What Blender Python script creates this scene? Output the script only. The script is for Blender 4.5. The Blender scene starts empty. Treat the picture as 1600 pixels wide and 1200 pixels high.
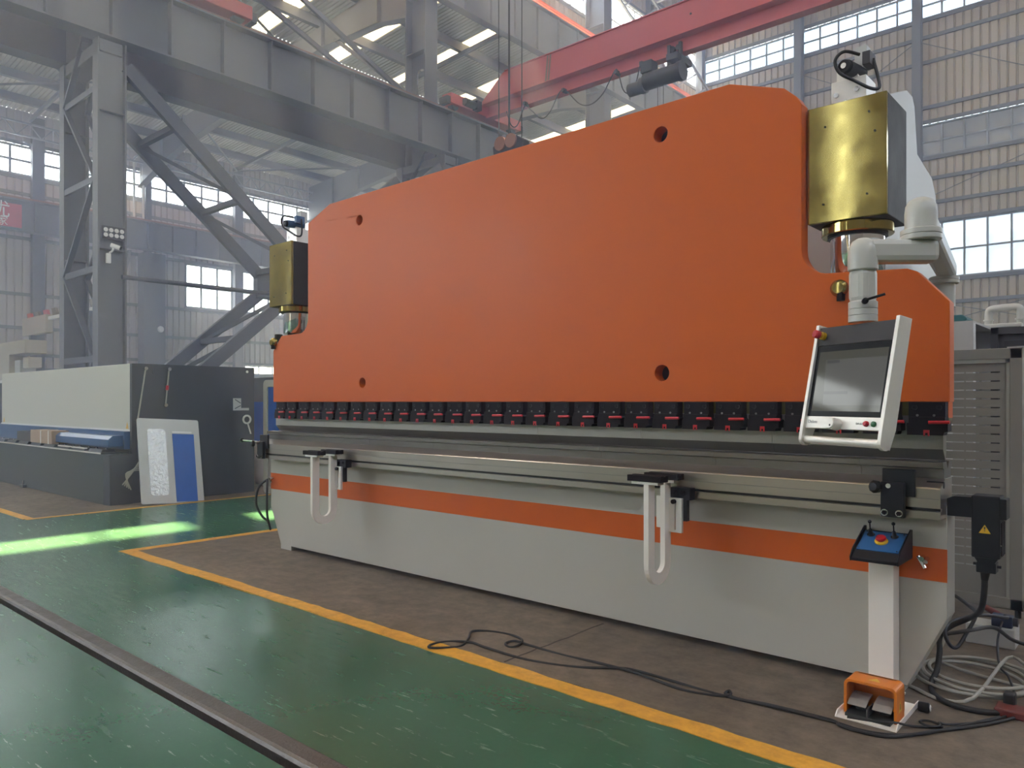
import bpy, bmesh, math, random
from mathutils import Vector, Matrix
from mathutils.geometry import tessellate_polygon
random.seed(7)
scene = bpy.context.scene
R = math.radians
PI = math.pi

# ------------------------------------------------------------------ camera, sky, sun, exposure
cam_d = bpy.data.cameras.new('camera')
cam = bpy.data.objects.new('camera', cam_d)
scene.collection.objects.link(cam)
cam.location = (0, -4.25, 1.5)
cam.rotation_euler = (R(90), 0, R(41.25))
cam_d.sensor_width = 36
cam_d.lens = 1180 / 1600 * 36
cam_d.shift_y = 28 / 1600
cam_d.clip_end = 400
scene.camera = cam

SUN_EL, SUN_AZ = 58.1, -13.0           # sun stands over the left (-X) side of the hall
world = bpy.data.worlds.new('world'); scene.world = world
world.use_nodes = True
wn = world.node_tree.nodes; wl = world.node_tree.links
bg = wn['Background']
sky = wn.new('ShaderNodeTexSky')
sky.sky_type = 'NISHITA'
sky.sun_disc = False
sky.sun_elevation = R(SUN_EL)
sky.sun_rotation = R(270)
sky.air_density = 1.0; sky.dust_density = 3.0; sky.ozone_density = 1.0
hazy = wn.new('ShaderNodeMix'); hazy.data_type = 'RGBA'      # milky bright haze over the blue
hazy.inputs[0].default_value = 0.72
hazy.inputs[7].default_value = (1.36, 1.38, 1.40, 1)
wl.new(sky.outputs[0], hazy.inputs[6]); wl.new(hazy.outputs[2], bg.inputs[0])
bg.inputs[1].default_value = 1.6

sun_d = bpy.data.lights.new('sun', 'SUN')
sun_d.energy = 24.0; sun_d.angle = R(0.6); sun_d.color = (1.0, 0.80, 0.45)
sun = bpy.data.objects.new('sun', sun_d); scene.collection.objects.link(sun)
sun.rotation_euler = (0, -R(90 - SUN_EL), R(SUN_AZ))
sun.location = (-60, 0, 60)

vs = scene.view_settings
scene.display_settings.display_device = 'sRGB'
vs.view_transform = 'Standard'; vs.look = 'None'; vs.gamma = 1.0; vs.use_curve_mapping = False
vs.exposure = 1.92
scene.cycles.max_bounces = 8
scene.cycles.diffuse_bounces = 5
scene.cycles.glossy_bounces = 4
scene.cycles.transparent_max_bounces = 12
scene.cycles.volume_bounces = 1
scene.cycles.sample_clamp_indirect = 6.0
scene.cycles.volume_step_rate = 4.0

# ------------------------------------------------------------------ materials
MATS = {}
def lin(c):
    return tuple((x / 12.92 if x <= 0.04045 else ((x + 0.055) / 1.055) ** 2.4) for x in c)
def mat(name, col, rough=0.5, metal=0.0, var=0.12, scale=3.0, bump=0.0, bscale=40.0, rvar=0.0, aniso=None, coat=0.0, stretch=None, spec=0.5):
    m = bpy.data.materials.new(name); m.use_nodes = True
    nt = m.node_tree; n = nt.nodes; l = nt.links
    b = n['Principled BSDF']
    c = tuple(col) + (1,)
    b.inputs['Base Color'].default_value = c
    b.inputs['Roughness'].default_value = rough
    b.inputs['Metallic'].default_value = metal
    b.inputs['Specular IOR Level'].default_value = spec
    if coat: b.inputs['Coat Weight'].default_value = coat; b.inputs['Coat Roughness'].default_value = 0.1
    tc = n.new('ShaderNodeTexCoord'); mp = n.new('ShaderNodeMapping')
    l.new(tc.outputs['Object'], mp.inputs['Vector'])
    if stretch: mp.inputs['Scale'].default_value = stretch
    if var or rvar:
        nz = n.new('ShaderNodeTexNoise'); nz.inputs['Scale'].default_value = scale
        nz.inputs['Detail'].default_value = 6; nz.inputs['Roughness'].default_value = 0.6
        l.new(mp.outputs[0], nz.inputs['Vector'])
        if var:
            mx = n.new('ShaderNodeMix'); mx.data_type = 'RGBA'
            mx.inputs[6].default_value = tuple(x * (1 - var) for x in col) + (1,)
            mx.inputs[7].default_value = tuple(min(1, x * (1 + var)) for x in col) + (1,)
            l.new(nz.outputs['Fac'], mx.inputs[0]); l.new(mx.outputs[2], b.inputs['Base Color'])
        if rvar:
            mr = n.new('ShaderNodeMapRange')
            mr.inputs[1].default_value = 0.3; mr.inputs[2].default_value = 0.7
            mr.inputs[3].default_value = max(0.03, rough - rvar); mr.inputs[4].default_value = min(1, rough + rvar)
            l.new(nz.outputs['Fac'], mr.inputs[0]); l.new(mr.outputs[0], b.inputs['Roughness'])
    if bump:
        nb = n.new('ShaderNodeTexNoise'); nb.inputs['Scale'].default_value = bscale; nb.inputs['Detail'].default_value = 4
        l.new(mp.outputs[0], nb.inputs['Vector'])
        bp = n.new('ShaderNodeBump'); bp.inputs['Strength'].default_value = bump; bp.inputs['Distance'].default_value = 0.01
        l.new(nb.outputs['Fac'], bp.inputs['Height']); l.new(bp.outputs[0], b.inputs['Normal'])
    MATS[name] = m
    return m

def ramp(n, pts):
    r = n.new('ShaderNodeValToRGB')
    e = r.color_ramp.elements
    e[0].position, e[0].color = pts[0]; e[1].position, e[1].color = pts[-1]
    for p, c in pts[1:-1]:
        x = e.new(p); x.color = c
    return r

def floor_mat(name, base, worn, dark, rough, scratch, spec=0.5, grit=0.2, rv=0.05, gs=38):
    m = bpy.data.materials.new(name); m.use_nodes = True
    nt = m.node_tree; n = nt.nodes; l = nt.links; b = n['Principled BSDF']
    tc = n.new('ShaderNodeTexCoord')
    def noise(scale, detail, rgh, vec=None):
        q = n.new('ShaderNodeTexNoise'); q.inputs['Scale'].default_value = scale; q.inputs['Detail'].default_value = detail; q.inputs['Roughness'].default_value = rgh
        l.new(vec or tc.outputs['Object'], q.inputs['Vector']); return q.outputs['Fac']
    mp = n.new('ShaderNodeMapping'); mp.inputs['Scale'].default_value = (1.0, 7.0, 1); mp.inputs['Rotation'].default_value = (0, 0, R(24))
    l.new(tc.outputs['Object'], mp.inputs['Vector'])
    big = noise(0.7, 5, 0.55); fine = noise(gs, 9, 0.75); scr = noise(3.0, 10, 0.72, mp.outputs[0])
    r1 = ramp(n, [(0.36, dark + (1,)), (0.66, base + (1,))]); l.new(big, r1.inputs[0])
    r2 = ramp(n, [(0.63, (0, 0, 0, 1)), (0.74, (1, 1, 1, 1))]); l.new(scr, r2.inputs[0])
    mul = n.new('ShaderNodeMath'); mul.operation = 'MULTIPLY'; mul.inputs[1].default_value = scratch; l.new(r2.outputs[0], mul.inputs[0])
    mx = n.new('ShaderNodeMix'); mx.data_type = 'RGBA'; mx.inputs[7].default_value = worn + (1,)
    l.new(mul.outputs[0], mx.inputs[0]); l.new(r1.outputs[0], mx.inputs[6])
    g = n.new('ShaderNodeMapRange'); g.inputs[1].default_value = 0.3; g.inputs[2].default_value = 0.7; g.inputs[3].default_value = 1 - grit; g.inputs[4].default_value = 1 + grit
    l.new(fine, g.inputs[0])
    hv = n.new('ShaderNodeHueSaturation'); l.new(g.outputs[0], hv.inputs['Value']); l.new(mx.outputs[2], hv.inputs['Color'])
    l.new(hv.outputs[0], b.inputs['Base Color'])
    mr = n.new('ShaderNodeMapRange'); mr.inputs[1].default_value = 0.35; mr.inputs[2].default_value = 0.7
    mr.inputs[3].default_value = rough - rv; mr.inputs[4].default_value = rough + rv
    b.inputs['Specular IOR Level'].default_value = spec
    l.new(scr, mr.inputs[0]); l.new(mr.outputs[0], b.inputs['Roughness'])
    MATS[name] = m
    return m

floor_mat('floor_green', (0.034, 0.120, 0.064), (0.11, 0.18, 0.13), (0.024, 0.092, 0.050), 0.25, 0.09, 0.6, 0.06, 0.05)
floor_mat('concrete', (0.175, 0.138, 0.102), (0.26, 0.22, 0.175), (0.105, 0.082, 0.060), 0.62, 0.45, 0.4, 0.42, 0.05, 7)

def yellow_mat():
    m = floor_mat('yellow_paint', (0.68, 0.35, 0.045), (0.20, 0.16, 0.11), (0.58, 0.28, 0.035), 0.5, 0.8, 0.4, 0.25, 0.05, 12)
    return m
yellow_mat()

mat('rail_steel', (0.105, 0.092, 0.082), 0.38, 0.5, 0.3, 9, 0.25, 60, 0.1)
mat('rail_groove', (0.055, 0.045, 0.038), 0.8, 0, 0.3, 12, 0.4, 40)
mat('orange', (0.60, 0.112, 0.011), 0.42, 0, 0.05, 1.2, 0.04, 350, 0.04, spec=0.24)
mat('white_grey', (0.45, 0.435, 0.385), 0.38, 0, 0.04, 1.0, 0.05, 300, 0.05, spec=0.3)
mat('frame_grey', (0.50, 0.50, 0.48), 0.4, 0, 0.05, 1.5)
mat('pedestal_white', (0.82, 0.77, 0.71), 0.35, 0, 0.03, 2)
mat('black', (0.010, 0.010, 0.012), 0.42, 0, 0.2, 8, spec=0.25)
mat('black_oxide', (0.011, 0.008, 0.010), 0.5, 0.0, 0.25, 25, spec=0.12)
mat('bolt_dull', (0.20, 0.19, 0.19), 0.4, 0.4, 0.05, 20)
mat('rubber', (0.010, 0.010, 0.011), 0.55, 0, 0.2, 20)
mat('steel', (0.36, 0.315, 0.27), 0.30, 0.85, 0, 5, 0, 60, 0)
mat('die_steel', (0.17, 0.15, 0.132), 0.33, 0.8, 0, 5)
mat('punch_steel', (0.30, 0.28, 0.25), 0.45, 0.75, 0.14, 7, 0.08, 50, 0.1)
mat('chrome', (0.72, 0.72, 0.73), 0.07, 1.0, 0.04, 3)
mat('bolt_steel', (0.55, 0.55, 0.55), 0.25, 1.0, 0.05, 20)
mat('zinc_yellow', (0.34, 0.265, 0.075), 0.085, 0.85, 0.30, 6, 0, 14, 0.05)
mat('dark_steel', (0.040, 0.037, 0.034), 0.45, 0.15, 0.2, 4, 0.05, 40, 0.08, spec=0.04)
mat('olive_bar', (0.17, 0.15, 0.045), 0.5, 0.4, 0.2, 8)
mat('aluminium', (0.80, 0.77, 0.72), 0.35, 0.45, 0.05, 6)
mat('red_plastic', (0.50, 0.012, 0.022), 0.35, 0, 0.05, 8)
mat('green_plastic', (0.02, 0.13, 0.06), 0.35, 0, 0.05, 8)
mat('yellow_plastic', (0.72, 0.42, 0.02), 0.4, 0, 0.05, 8)
mat('blue_panel', (0.022, 0.105, 0.27), 0.4, 0, 0.08, 8)
mat('pedal_orange', (0.68, 0.19, 0.012), 0.42, 0, 0.08, 8, 0.1, 120)
mat('pedal_grey', (0.26, 0.235, 0.21), 0.5, 0, 0.15, 30)
mat('bezel', (0.006, 0.006, 0.007), 0.25, 0, 0.0, spec=0.12)
mat('dark_grey', (0.060, 0.056, 0.058), 0.5, 0, 0.05, 8, spec=0.2)
mat('arm_grey', (0.52, 0.51, 0.47), 0.30, 0, 0.03, 5)
mat('hall_steel', (0.125, 0.132, 0.145), 0.6, 0, 0.12, 0.8)
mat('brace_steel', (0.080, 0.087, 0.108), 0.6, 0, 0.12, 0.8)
mat('siding', (0.40, 0.345, 0.28), 0.65, 0, 0.10, 0.3)
mat('siding_left', (0.42, 0.38, 0.38), 0.65, 0, 0.10, 0.3)
mat('girt', (0.13, 0.14, 0.155), 0.6, 0, 0.1, 1)
mat('roof_sheet', (0.42, 0.40, 0.36), 0.6, 0, 0.14, 0.4)
mat('crane_red', (0.47, 0.070, 0.068), 0.42, 0, 0.14, 0.9)
mat('crane_stripe', (0.15, 0.12, 0.07), 0.5, 0, 0.1, 2)
mat('conductor_orange', (0.85, 0.16, 0.05), 0.45, 0, 0.05, 2)
mat('hoist_dark', (0.030, 0.034, 0.034), 0.5, 0.2, 0.2, 3)
mat('rusty_rail', (0.23, 0.10, 0.06), 0.6, 0.3, 0.2, 3)
mat('window_frame', (0.24, 0.26, 0.30), 0.5, 0, 0.05, 2)
mat('shear_white', (0.52, 0.51, 0.44), 0.34, 0, 0.06, 0.7, 0.03, 20)
mat('shear_dark', (0.045, 0.056, 0.056), 0.38, 0, 0.10, 1.2)
mat('shear_side', (0.032, 0.037, 0.045), 0.45, 0, 0.10, 1.2)
mat('shear_blue', (0.035, 0.095, 0.21), 0.30, 0, 0.08, 2)
mat('film_blue', (0.008, 0.085, 0.38), 0.2, 0, 0.15, 4, spec=0.15)
mat('sheet_grey', (0.42, 0.43, 0.42), 0.4, 0.1, 0.06, 3)
mat('foil', (0.50, 0.51, 0.50), 0.22, 0.5, 0.35, 14, 0.9, 22, 0.1)
mat('cardboard', (0.36, 0.26, 0.18), 0.7, 0, 0.18, 8)
mat('strap_white', (0.65, 0.64, 0.6), 0.5, 0, 0.05, 5)
mat('gate_grey', (0.30, 0.285, 0.25), 0.42, 0.1, 0.06, 3)
mat('gate_frame', (0.42, 0.42, 0.37), 0.42, 0, 0.05, 3)
mat('cabinet_grey', (0.45, 0.45, 0.44), 0.45, 0, 0.05, 3)
mat('cabinet_inside', (0.06, 0.06, 0.065), 0.5, 0, 0.1, 3)
mat('teal', (0.02, 0.12, 0.13), 0.45, 0, 0.1, 3)
mat('beige_machine', (0.42, 0.37, 0.29), 0.45, 0, 0.08, 1)
mat('hose_grey', (0.33, 0.32, 0.28), 0.35, 0, 0.08, 20)
mat('plug_red', (0.13, 0.022, 0.017), 0.45, 0, 0.1, 12)
mat('connector_blue', (0.022, 0.035, 0.075), 0.45, 0, 0.1, 12)
mat('banner_red', (0.55, 0.04, 0.07), 0.6, 0, 0.08, 1)
mat('banner_white', (0.75, 0.72, 0.70), 0.6, 0, 0.02, 1)
mat('bag_white', (0.55, 0.50, 0.48), 0.6, 0, 0.2, 5, 0.5, 8)
mat('plastic_white', (0.65, 0.65, 0.64), 0.4, 0, 0.03, 5)
mat('sticker_black', (0.02, 0.02, 0.02), 0.5, 0, 0)
mat('print_grey', (0.17, 0.16, 0.16), 0.5, 0, 0)

def glass_mat(name, tint, refl=0.06, dirt=0.0, dirtcol=(0.5, 0.5, 0.48)):
    m = bpy.data.materials.new(name); m.use_nodes = True
    nt = m.node_tree; n = nt.nodes; l = nt.links
    n.remove(n['Principled BSDF'])
    out = n['Material Output']
    tr = n.new('ShaderNodeBsdfTransparent'); tr.inputs[0].default_value = tint + (1,)
    gl = n.new('ShaderNodeBsdfGlossy'); gl.inputs['Roughness'].default_value = 0.03
    mx = n.new('ShaderNodeMixShader'); mx.inputs[0].default_value = refl
    l.new(tr.outputs[0], mx.inputs[1]); l.new(gl.outputs[0], mx.inputs[2])
    last = mx
    if dirt:
        tl = n.new('ShaderNodeBsdfTranslucent'); tl.inputs[0].default_value = dirtcol + (1,)
        df = n.new('ShaderNodeBsdfDiffuse'); df.inputs[0].default_value = dirtcol + (1,)
        ad = n.new('ShaderNodeMixShader'); ad.inputs[0].default_value = 0.5
        l.new(tl.outputs[0], ad.inputs[1]); l.new(df.outputs[0], ad.inputs[2])
        m2 = n.new('ShaderNodeMixShader'); m2.inputs[0].default_value = dirt
        l.new(mx.outputs[0], m2.inputs[1]); l.new(ad.outputs[0], m2.inputs[2]); last = m2
    l.new(last.outputs[0], out.inputs[0])
    MATS[name] = m
glass_mat('glass', (0.93, 0.95, 0.96))
glass_mat('glass_film', (0.30, 0.30, 0.30), 0.08, 0.80, (0.16, 0.16, 0.155))
glass_mat('glass_back', (0.46, 0.52, 0.56), 0.06)
glass_mat('glass_frost', (0.50, 0.53, 0.56), 0.06, 0.45, (0.28, 0.29, 0.31))

def skylight_mat():
    m = bpy.data.materials.new('skylight'); m.use_nodes = True
    nt = m.node_tree; n = nt.nodes; l = nt.links
    n.remove(n['Principled BSDF']); out = n['Material Output']
    tl = n.new('ShaderNodeBsdfTranslucent'); tl.inputs[0].default_value = (0.27, 0.26, 0.215, 1)
    df = n.new('ShaderNodeBsdfDiffuse'); df.inputs[0].default_value = (0.5, 0.42, 0.24, 1)
    mx = n.new('ShaderNodeMixShader'); mx.inputs[0].default_value = 0.25
    l.new(tl.outputs[0], mx.inputs[1]); l.new(df.outputs[0], mx.inputs[2]); l.new(mx.outputs[0], out.inputs[0])
    MATS['skylight'] = m
skylight_mat()

def screen_mat():
    # lit display showing a pale drawing page with a side column of rows
    m = bpy.data.materials.new('screen'); m.use_nodes = True
    nt = m.node_tree; n = nt.nodes; l = nt.links; b = n['Principled BSDF']
    b.inputs['Roughness'].default_value = 0.06; b.inputs['Specular IOR Level'].default_value = 0.2
    tc = n.new('ShaderNodeTexCoord')
    sp = n.new('ShaderNodeSeparateXYZ'); l.new(tc.outputs['Generated'], sp.inputs[0])
    def step(sock, edge, gt=True):
        q = n.new('ShaderNodeMath'); q.operation = 'GREATER_THAN' if gt else 'LESS_THAN'
        q.inputs[1].default_value = edge; l.new(sock, q.inputs[0]); return q.outputs[0]
    def mul(a, c):
        q = n.new('ShaderNodeMath'); q.operation = 'MULTIPLY'; l.new(a, q.inputs[0]); l.new(c, q.inputs[1]); return q.outputs[0]
    x, y = sp.outputs[0], sp.outputs[2]
    page = mul(mul(step(x, 0.16), step(y, 0.10)), step(y, 0.86, False))
    title = mul(mul(step(x, 0.18), step(x, 0.36, False)), mul(step(y, 0.80), step(y, 0.85, False)))
    band = mul(mul(step(x, 0.16), step(x, 0.5, False)), mul(step(y, 0.28), step(y, 0.33, False)))
    def mixc(fac, a, c):
        q = n.new('ShaderNodeMix'); q.data_type = 'RGBA'
        if isinstance(a, tuple): q.inputs[6].default_value = a + (1,)
        else: l.new(a, q.inputs[6])
        q.inputs[7].default_value = c + (1,); l.new(fac, q.inputs[0]); return q.outputs[2]
    c = mixc(page, (0.13, 0.13, 0.09), (0.22, 0.22, 0.20))
    c = mixc(title, c, (0.10, 0.10, 0.10)); c = mixc(band, c, (0.13, 0.13, 0.12))
    l.new(c, b.inputs['Emission Color']); b.inputs['Emission Strength'].default_value = 0.09
    b.inputs['Base Color'].default_value = (0.02, 0.02, 0.02, 1)
    MATS['screen'] = m
screen_mat()

# ------------------------------------------------------------------ geometry helpers
COL = scene.collection
class MB:
    def __init__(s): s.v = []; s.f = []; s.sm = []
    def add(s, vs, fs, smooth=False):
        o = len(s.v); s.v += [tuple(p) for p in vs]
        s.f += [tuple(i + o for i in f) for f in fs]; s.sm += [smooth] * len(fs); return s
    def box(s, x0, x1, y0, y1, z0, z1):
        vs = [(x, y, z) for z in (z0, z1) for y in (y0, y1) for x in (x0, x1)]
        return s.add(vs, [(0, 2, 3, 1), (4, 5, 7, 6), (0, 1, 5, 4), (2, 6, 7, 3), (0, 4, 6, 2), (1, 3, 7, 5)])
    def frame(s, p, q, up=(0, 0, 1)):
        p = Vector(p); q = Vector(q); d = (q - p).normalized(); u = Vector(up)
        if abs(d.dot(u)) > 0.98: u = Vector((0, 1, 0))
        sd = d.cross(u).normalized(); u = sd.cross(d).normalized()
        return p, q, sd, u
    def bar(s, p, q, w, h, up=(0, 0, 1), ow=0, oh=0):
        p, q, sd, u = s.frame(p, q, up)
        vs = [c + sd * (a * w / 2 + ow) + u * (b * h / 2 + oh) for c in (p, q) for a, b in ((-1, -1), (1, -1), (1, 1), (-1, 1))]
        return s.add(vs, [(0, 1, 2, 3), (7, 6, 5, 4), (0, 4, 5, 1), (1, 5, 6, 2), (2, 6, 7, 3), (3, 7, 4, 0)])
    def ibeam(s, p, q, w, h, tf=0.03, tw=0.02, up=(0, 0, 1)):
        s.bar(p, q, w, tf, up, 0, (h - tf) / 2); s.bar(p, q, w, tf, up, 0, -(h - tf) / 2)
        return s.bar(p, q, tw, h - 2 * tf, up)
    def cyl(s, p, q, r, n=20, r2=None, cap=True):
        r2 = r if r2 is None else r2
        p, q, sd, u = s.frame(p, q)
        vs = []
        for c, rr in ((p, r), (q, r2)):
            vs += [c + sd * rr * math.cos(2 * PI * i / n) + u * rr * math.sin(2 * PI * i / n) for i in range(n)]
        s.add(vs, [(i, (i + 1) % n, n + (i + 1) % n, n + i) for i in range(n)], True)
        if cap:
            s.add(vs[:n], [tuple(reversed(range(n)))]); s.add(vs[n:], [tuple(range(n))])
        return s
    def tube(s, path, r, n=10):
        pts = [Vector(p) for p in path]
        rings = []; u = None
        for i, p in enumerate(pts):
            d = (pts[min(i + 1, len(pts) - 1)] - pts[max(i - 1, 0)]).normalized()
            if u is None:
                u = Vector((0, 0, 1)) if abs(d.z) < 0.9 else Vector((1, 0, 0))
            sd = d.cross(u).normalized(); u = sd.cross(d).normalized()
            rings.append([p + sd * r * math.cos(2 * PI * k / n) + u * r * math.sin(2 * PI * k / n) for k in range(n)])
        vs = [v for g in rings for v in g]; fs = []
        for i in range(len(pts) - 1):
            fs += [(i * n + k, i * n + (k + 1) % n, (i + 1) * n + (k + 1) % n, (i + 1) * n + k) for k in range(n)]
        s.add(vs, fs, True)
        s.add(rings[0], [tuple(reversed(range(n)))]); s.add(rings[-1], [tuple(range(n))])
        return s
    def lathe(s, prof, o=(0, 0, 0), axis=(0, 0, 1), n=28):
        a = Vector(axis).normalized(); o = Vector(o)
        x = a.orthogonal().normalized(); y = a.cross(x)
        vs = [o + a * h + (x * math.cos(2 * PI * k / n) + y * math.sin(2 * PI * k / n)) * r for r, h in prof for k in range(n)]
        fs = [(i * n + k, i * n + (k + 1) % n, (i + 1) * n + (k + 1) % n, (i + 1) * n + k) for i in range(len(prof) - 1) for k in range(n)]
        return s.add(vs, fs, True)
    def prism(s, poly, ax, a0, a1, holes=()):
        """extrude a 2-D outline along axis ax (0: x, outline in y,z; 1: y, outline in x,z; 2: z, outline in x,y)"""
        def P(p, a):
            return {0: (a, p[0], p[1]), 1: (p[0], a, p[1]), 2: (p[0], p[1], a)}[ax]
        loops = [list(poly)] + [list(h) for h in holes]
        flat = [p for lp in loops for p in lp]; n = len(flat)
        tris = tessellate_polygon([[Vector((p[0], p[1], 0)) for p in lp] for lp in loops]) if (holes or len(poly) > 4) else [tuple(range(n))]
        s.add([P(p, a0) for p in flat], [tuple(t) for t in tris])
        s.add([P(p, a1) for p in flat], [tuple(reversed(t)) for t in tris])
        for lp in loops:
            m = len(lp)
            for i in range(m):
                p, q = lp[i], lp[(i + 1) % m]
                s.add([P(p, a0), P(q, a0), P(q, a1), P(p, a1)], [(0, 1, 2, 3)])
        return s
    def mesh(s, name, fix=True):
        me = bpy.data.meshes.new(name)
        me.from_pydata(s.v, [], s.f)
        me.polygons.foreach_set('use_smooth', s.sm)
        me.update()
        if any(s.sm): smooth_fix = True
        else: smooth_fix = False
        if fix:
            bm = bmesh.new(); bm.from_mesh(me)
            bmesh.ops.remove_doubles(bm, verts=bm.verts, dist=1e-5)
            bmesh.ops.recalc_face_normals(bm, faces=bm.faces)
            bm.to_mesh(me); bm.free()
        if smooth_fix: me.set_sharp_from_angle(angle=R(38))
        return me
    def build(s, name, m, parent=None, label=None, bevel=0, M=None, kind=None, fix=True):
        if M is not None: s.v = [tuple(M @ Vector(p)) for p in s.v]
        me = s.mesh(name, fix)
        return link(name, me, m, parent, label, bevel, kind)

def link(name, me, m, parent=None, label=None, bevel=0, kind=None):
    if not me.materials: me.materials.append(MATS[m])
    o = bpy.data.objects.new(name, me); COL.objects.link(o)
    if parent is not None: adopt(o, parent)
    if label: o['label'] = label
    if kind: o['kind'] = kind
    if bevel:
        bv = o.modifiers.new('bevel', 'BEVEL'); bv.width = bevel; bv.segments = 2; bv.limit_method = 'ANGLE'; bv.angle_limit = R(40)
    return o

def world_of(o):
    if o.parent is None: return o.matrix_basis.copy()
    return world_of(o.parent) @ o.matrix_parent_inverse @ o.matrix_basis
def adopt(o, parent):
    o.parent = parent
    o.matrix_parent_inverse = world_of(parent).inverted()

def thing(name, label, cat, loc=(0, 0, 0), group=None, kind=None):
    o = bpy.data.objects.new(name, None); COL.objects.link(o)
    o.location = loc; o.empty_display_size = 0.2
    o['label'] = label; o['category'] = cat
    if group: o['group'] = group
    if kind: o['kind'] = kind
    return o
def tag(o, label, cat=None, group=None, kind=None):
    o['label'] = label
    if cat: o['category'] = cat
    if group: o['group'] = group
    if kind: o['kind'] = kind
    return o
def dup(o, parent=None, off=(0, 0, 0)):
    c = o.copy(); COL.objects.link(c)
    if parent is not None: c.parent = parent
    else: c.location = Vector(o.location) + Vector(off)
    for ch in [x for x in bpy.data.objects if x.parent == o]: dup(ch, c)
    return c
def arc(cx, cy, r, a0, a1, n=8):
    return [(cx + r * math.cos(R(a0 + (a1 - a0) * i / n)), cy + r * math.sin(R(a0 + (a1 - a0) * i / n))) for i in range(n + 1)]
def circle(cx, cy, r, n=24):
    return [(cx + r * math.cos(2 * PI * i / n), cy + r * math.sin(2 * PI * i / n)) for i in range(n)]
def rrect(x0, x1, y0, y1, r, n=5):
    return arc(x1 - r, y0 + r, r, -90, 0, n) + arc(x1 - r, y1 - r, r, 0, 90, n) + arc(x0 + r, y1 - r, r, 90, 180, n) + arc(x0 + r, y0 + r, r, 180, 270, n)
def smooth_path(pts, n=8):
    P = [Vector(p) for p in pts]; out = []
    for i in range(len(P) - 1):
        a, b, c, d = P[max(i - 1, 0)], P[i], P[i + 1], P[min(i + 2, len(P) - 1)]
        for k in range(n):
            t = k / n
            out.append(0.5 * ((2 * b) + (c - a) * t + (2 * a - 5 * b + 4 * c - d) * t * t + (3 * b - a - 3 * c + d) * t ** 3))
    out.append(P[-1]); return out
def text(name, body, m, size, M, parent=None, extrude=0.0006, align='CENTER'):
    cu = bpy.data.curves.new(name, 'FONT'); cu.body = body; cu.size = size; cu.extrude = extrude
    cu.align_x = align; cu.align_y = 'CENTER'
    cu.materials.append(MATS[m])
    tmp = bpy.data.objects.new(name, cu); COL.objects.link(tmp)
    bpy.context.view_layer.update()
    me = bpy.data.meshes.new_from_object(tmp.evaluated_get(bpy.context.evaluated_depsgraph_get()))
    bpy.data.objects.remove(tmp); bpy.data.curves.remove(cu)
    me.name = name
    if not me.materials: me.materials.append(MATS[m])
    o = bpy.data.objects.new(name, me); COL.objects.link(o)
    o.matrix_basis = M
    if parent is not None: adopt(o, parent)
    return o

# ================================================================== THE HALL
XL, YB, XR, YF = -48.0, 39.5, 15.0, -20.0      # wall planes: left, back, right, front (behind the camera)
def roof_z(x): return 18.9 + (x + 22.4) * 0.0586

def rib_profile(a0, a1, pitch, d):
    out = [(a0, 0.0)]; a = a0
    while a < a1 - 1e-6:
        for f, h in ((0.14, 0), (0.22, d), (0.92, d), (0.995, 0)):
            t = a + f * pitch
            if t < a1: out.append((t, h))
        a += pitch
    out.append((a1, 0.0)); return out
def siding(mb, axis, fix, sgn, rects, pitch=0.38, d=0.085):
    for a0, a1, z0, z1 in rects:
        pr = rib_profile(a0, a1, pitch, d); vs = []
        for a, h in pr:
            for z in (z0, z1):
                vs.append((fix + sgn * h, a, z) if axis == 'y' else (a, fix + sgn * h, z))
        mb.add(vs, [(2 * i, 2 * i + 2, 2 * i + 3, 2 * i + 1) for i in range(len(pr) - 1)])
    return mb
NWIN = [0]
def window(axis, fix, a0, a1, z0, z1, cols, rows, label, glass='glass', frame='window_frame', depth=0.10, bar=0.07, midpost=None):
    """strip window: outer frame, mullions, transoms and single panes"""
    NWIN[0] += 1
    def BX(mb, p0, p1, q0, q1, d0, d1):
        return mb.box(fix + d0, fix + d1, p0, p1, q0, q1) if axis == 'y' else mb.box(p0, p1, fix + d0, fix + d1, q0, q1)
    f = MB(); h = depth / 2
    BX(f, a0, a1, z0, z0 + bar, -h, h); BX(f, a0, a1, z1 - bar, z1, -h, h)
    BX(f, a0, a0 + bar, z0, z1, -h, h); BX(f, a1 - bar, a1, z0, z1, -h, h)
    root = f.build('window_%d' % NWIN[0], frame)
    tag(root, label, 'window', kind='structure')
    cs = [a0 + (a1 - a0) * i / cols for i in range(cols + 1)]
    for c in cs[1:-1]:
        BX(MB(), c - bar / 2, c + bar / 2, z0 + bar, z1 - bar, -h * 0.8, h * 0.8).build('mullion', frame, root)
    for r_ in rows:
        BX(MB(), a0 + bar, a1 - bar, r_ - bar / 2, r_ + bar / 2, -h * 0.6, h * 0.6).build('transom', frame, root)
    zs = [z0] + list(rows) + [z1]
    for i in range(cols):
        for j in range(len(zs) - 1):
            BX(MB(), cs[i] + bar * 0.3, cs[i + 1] - bar * 0.3, zs[j] + bar * 0.3, zs[j + 1] - bar * 0.3, -0.006, 0.006).build('pane', glass, root)
    return root

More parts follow.
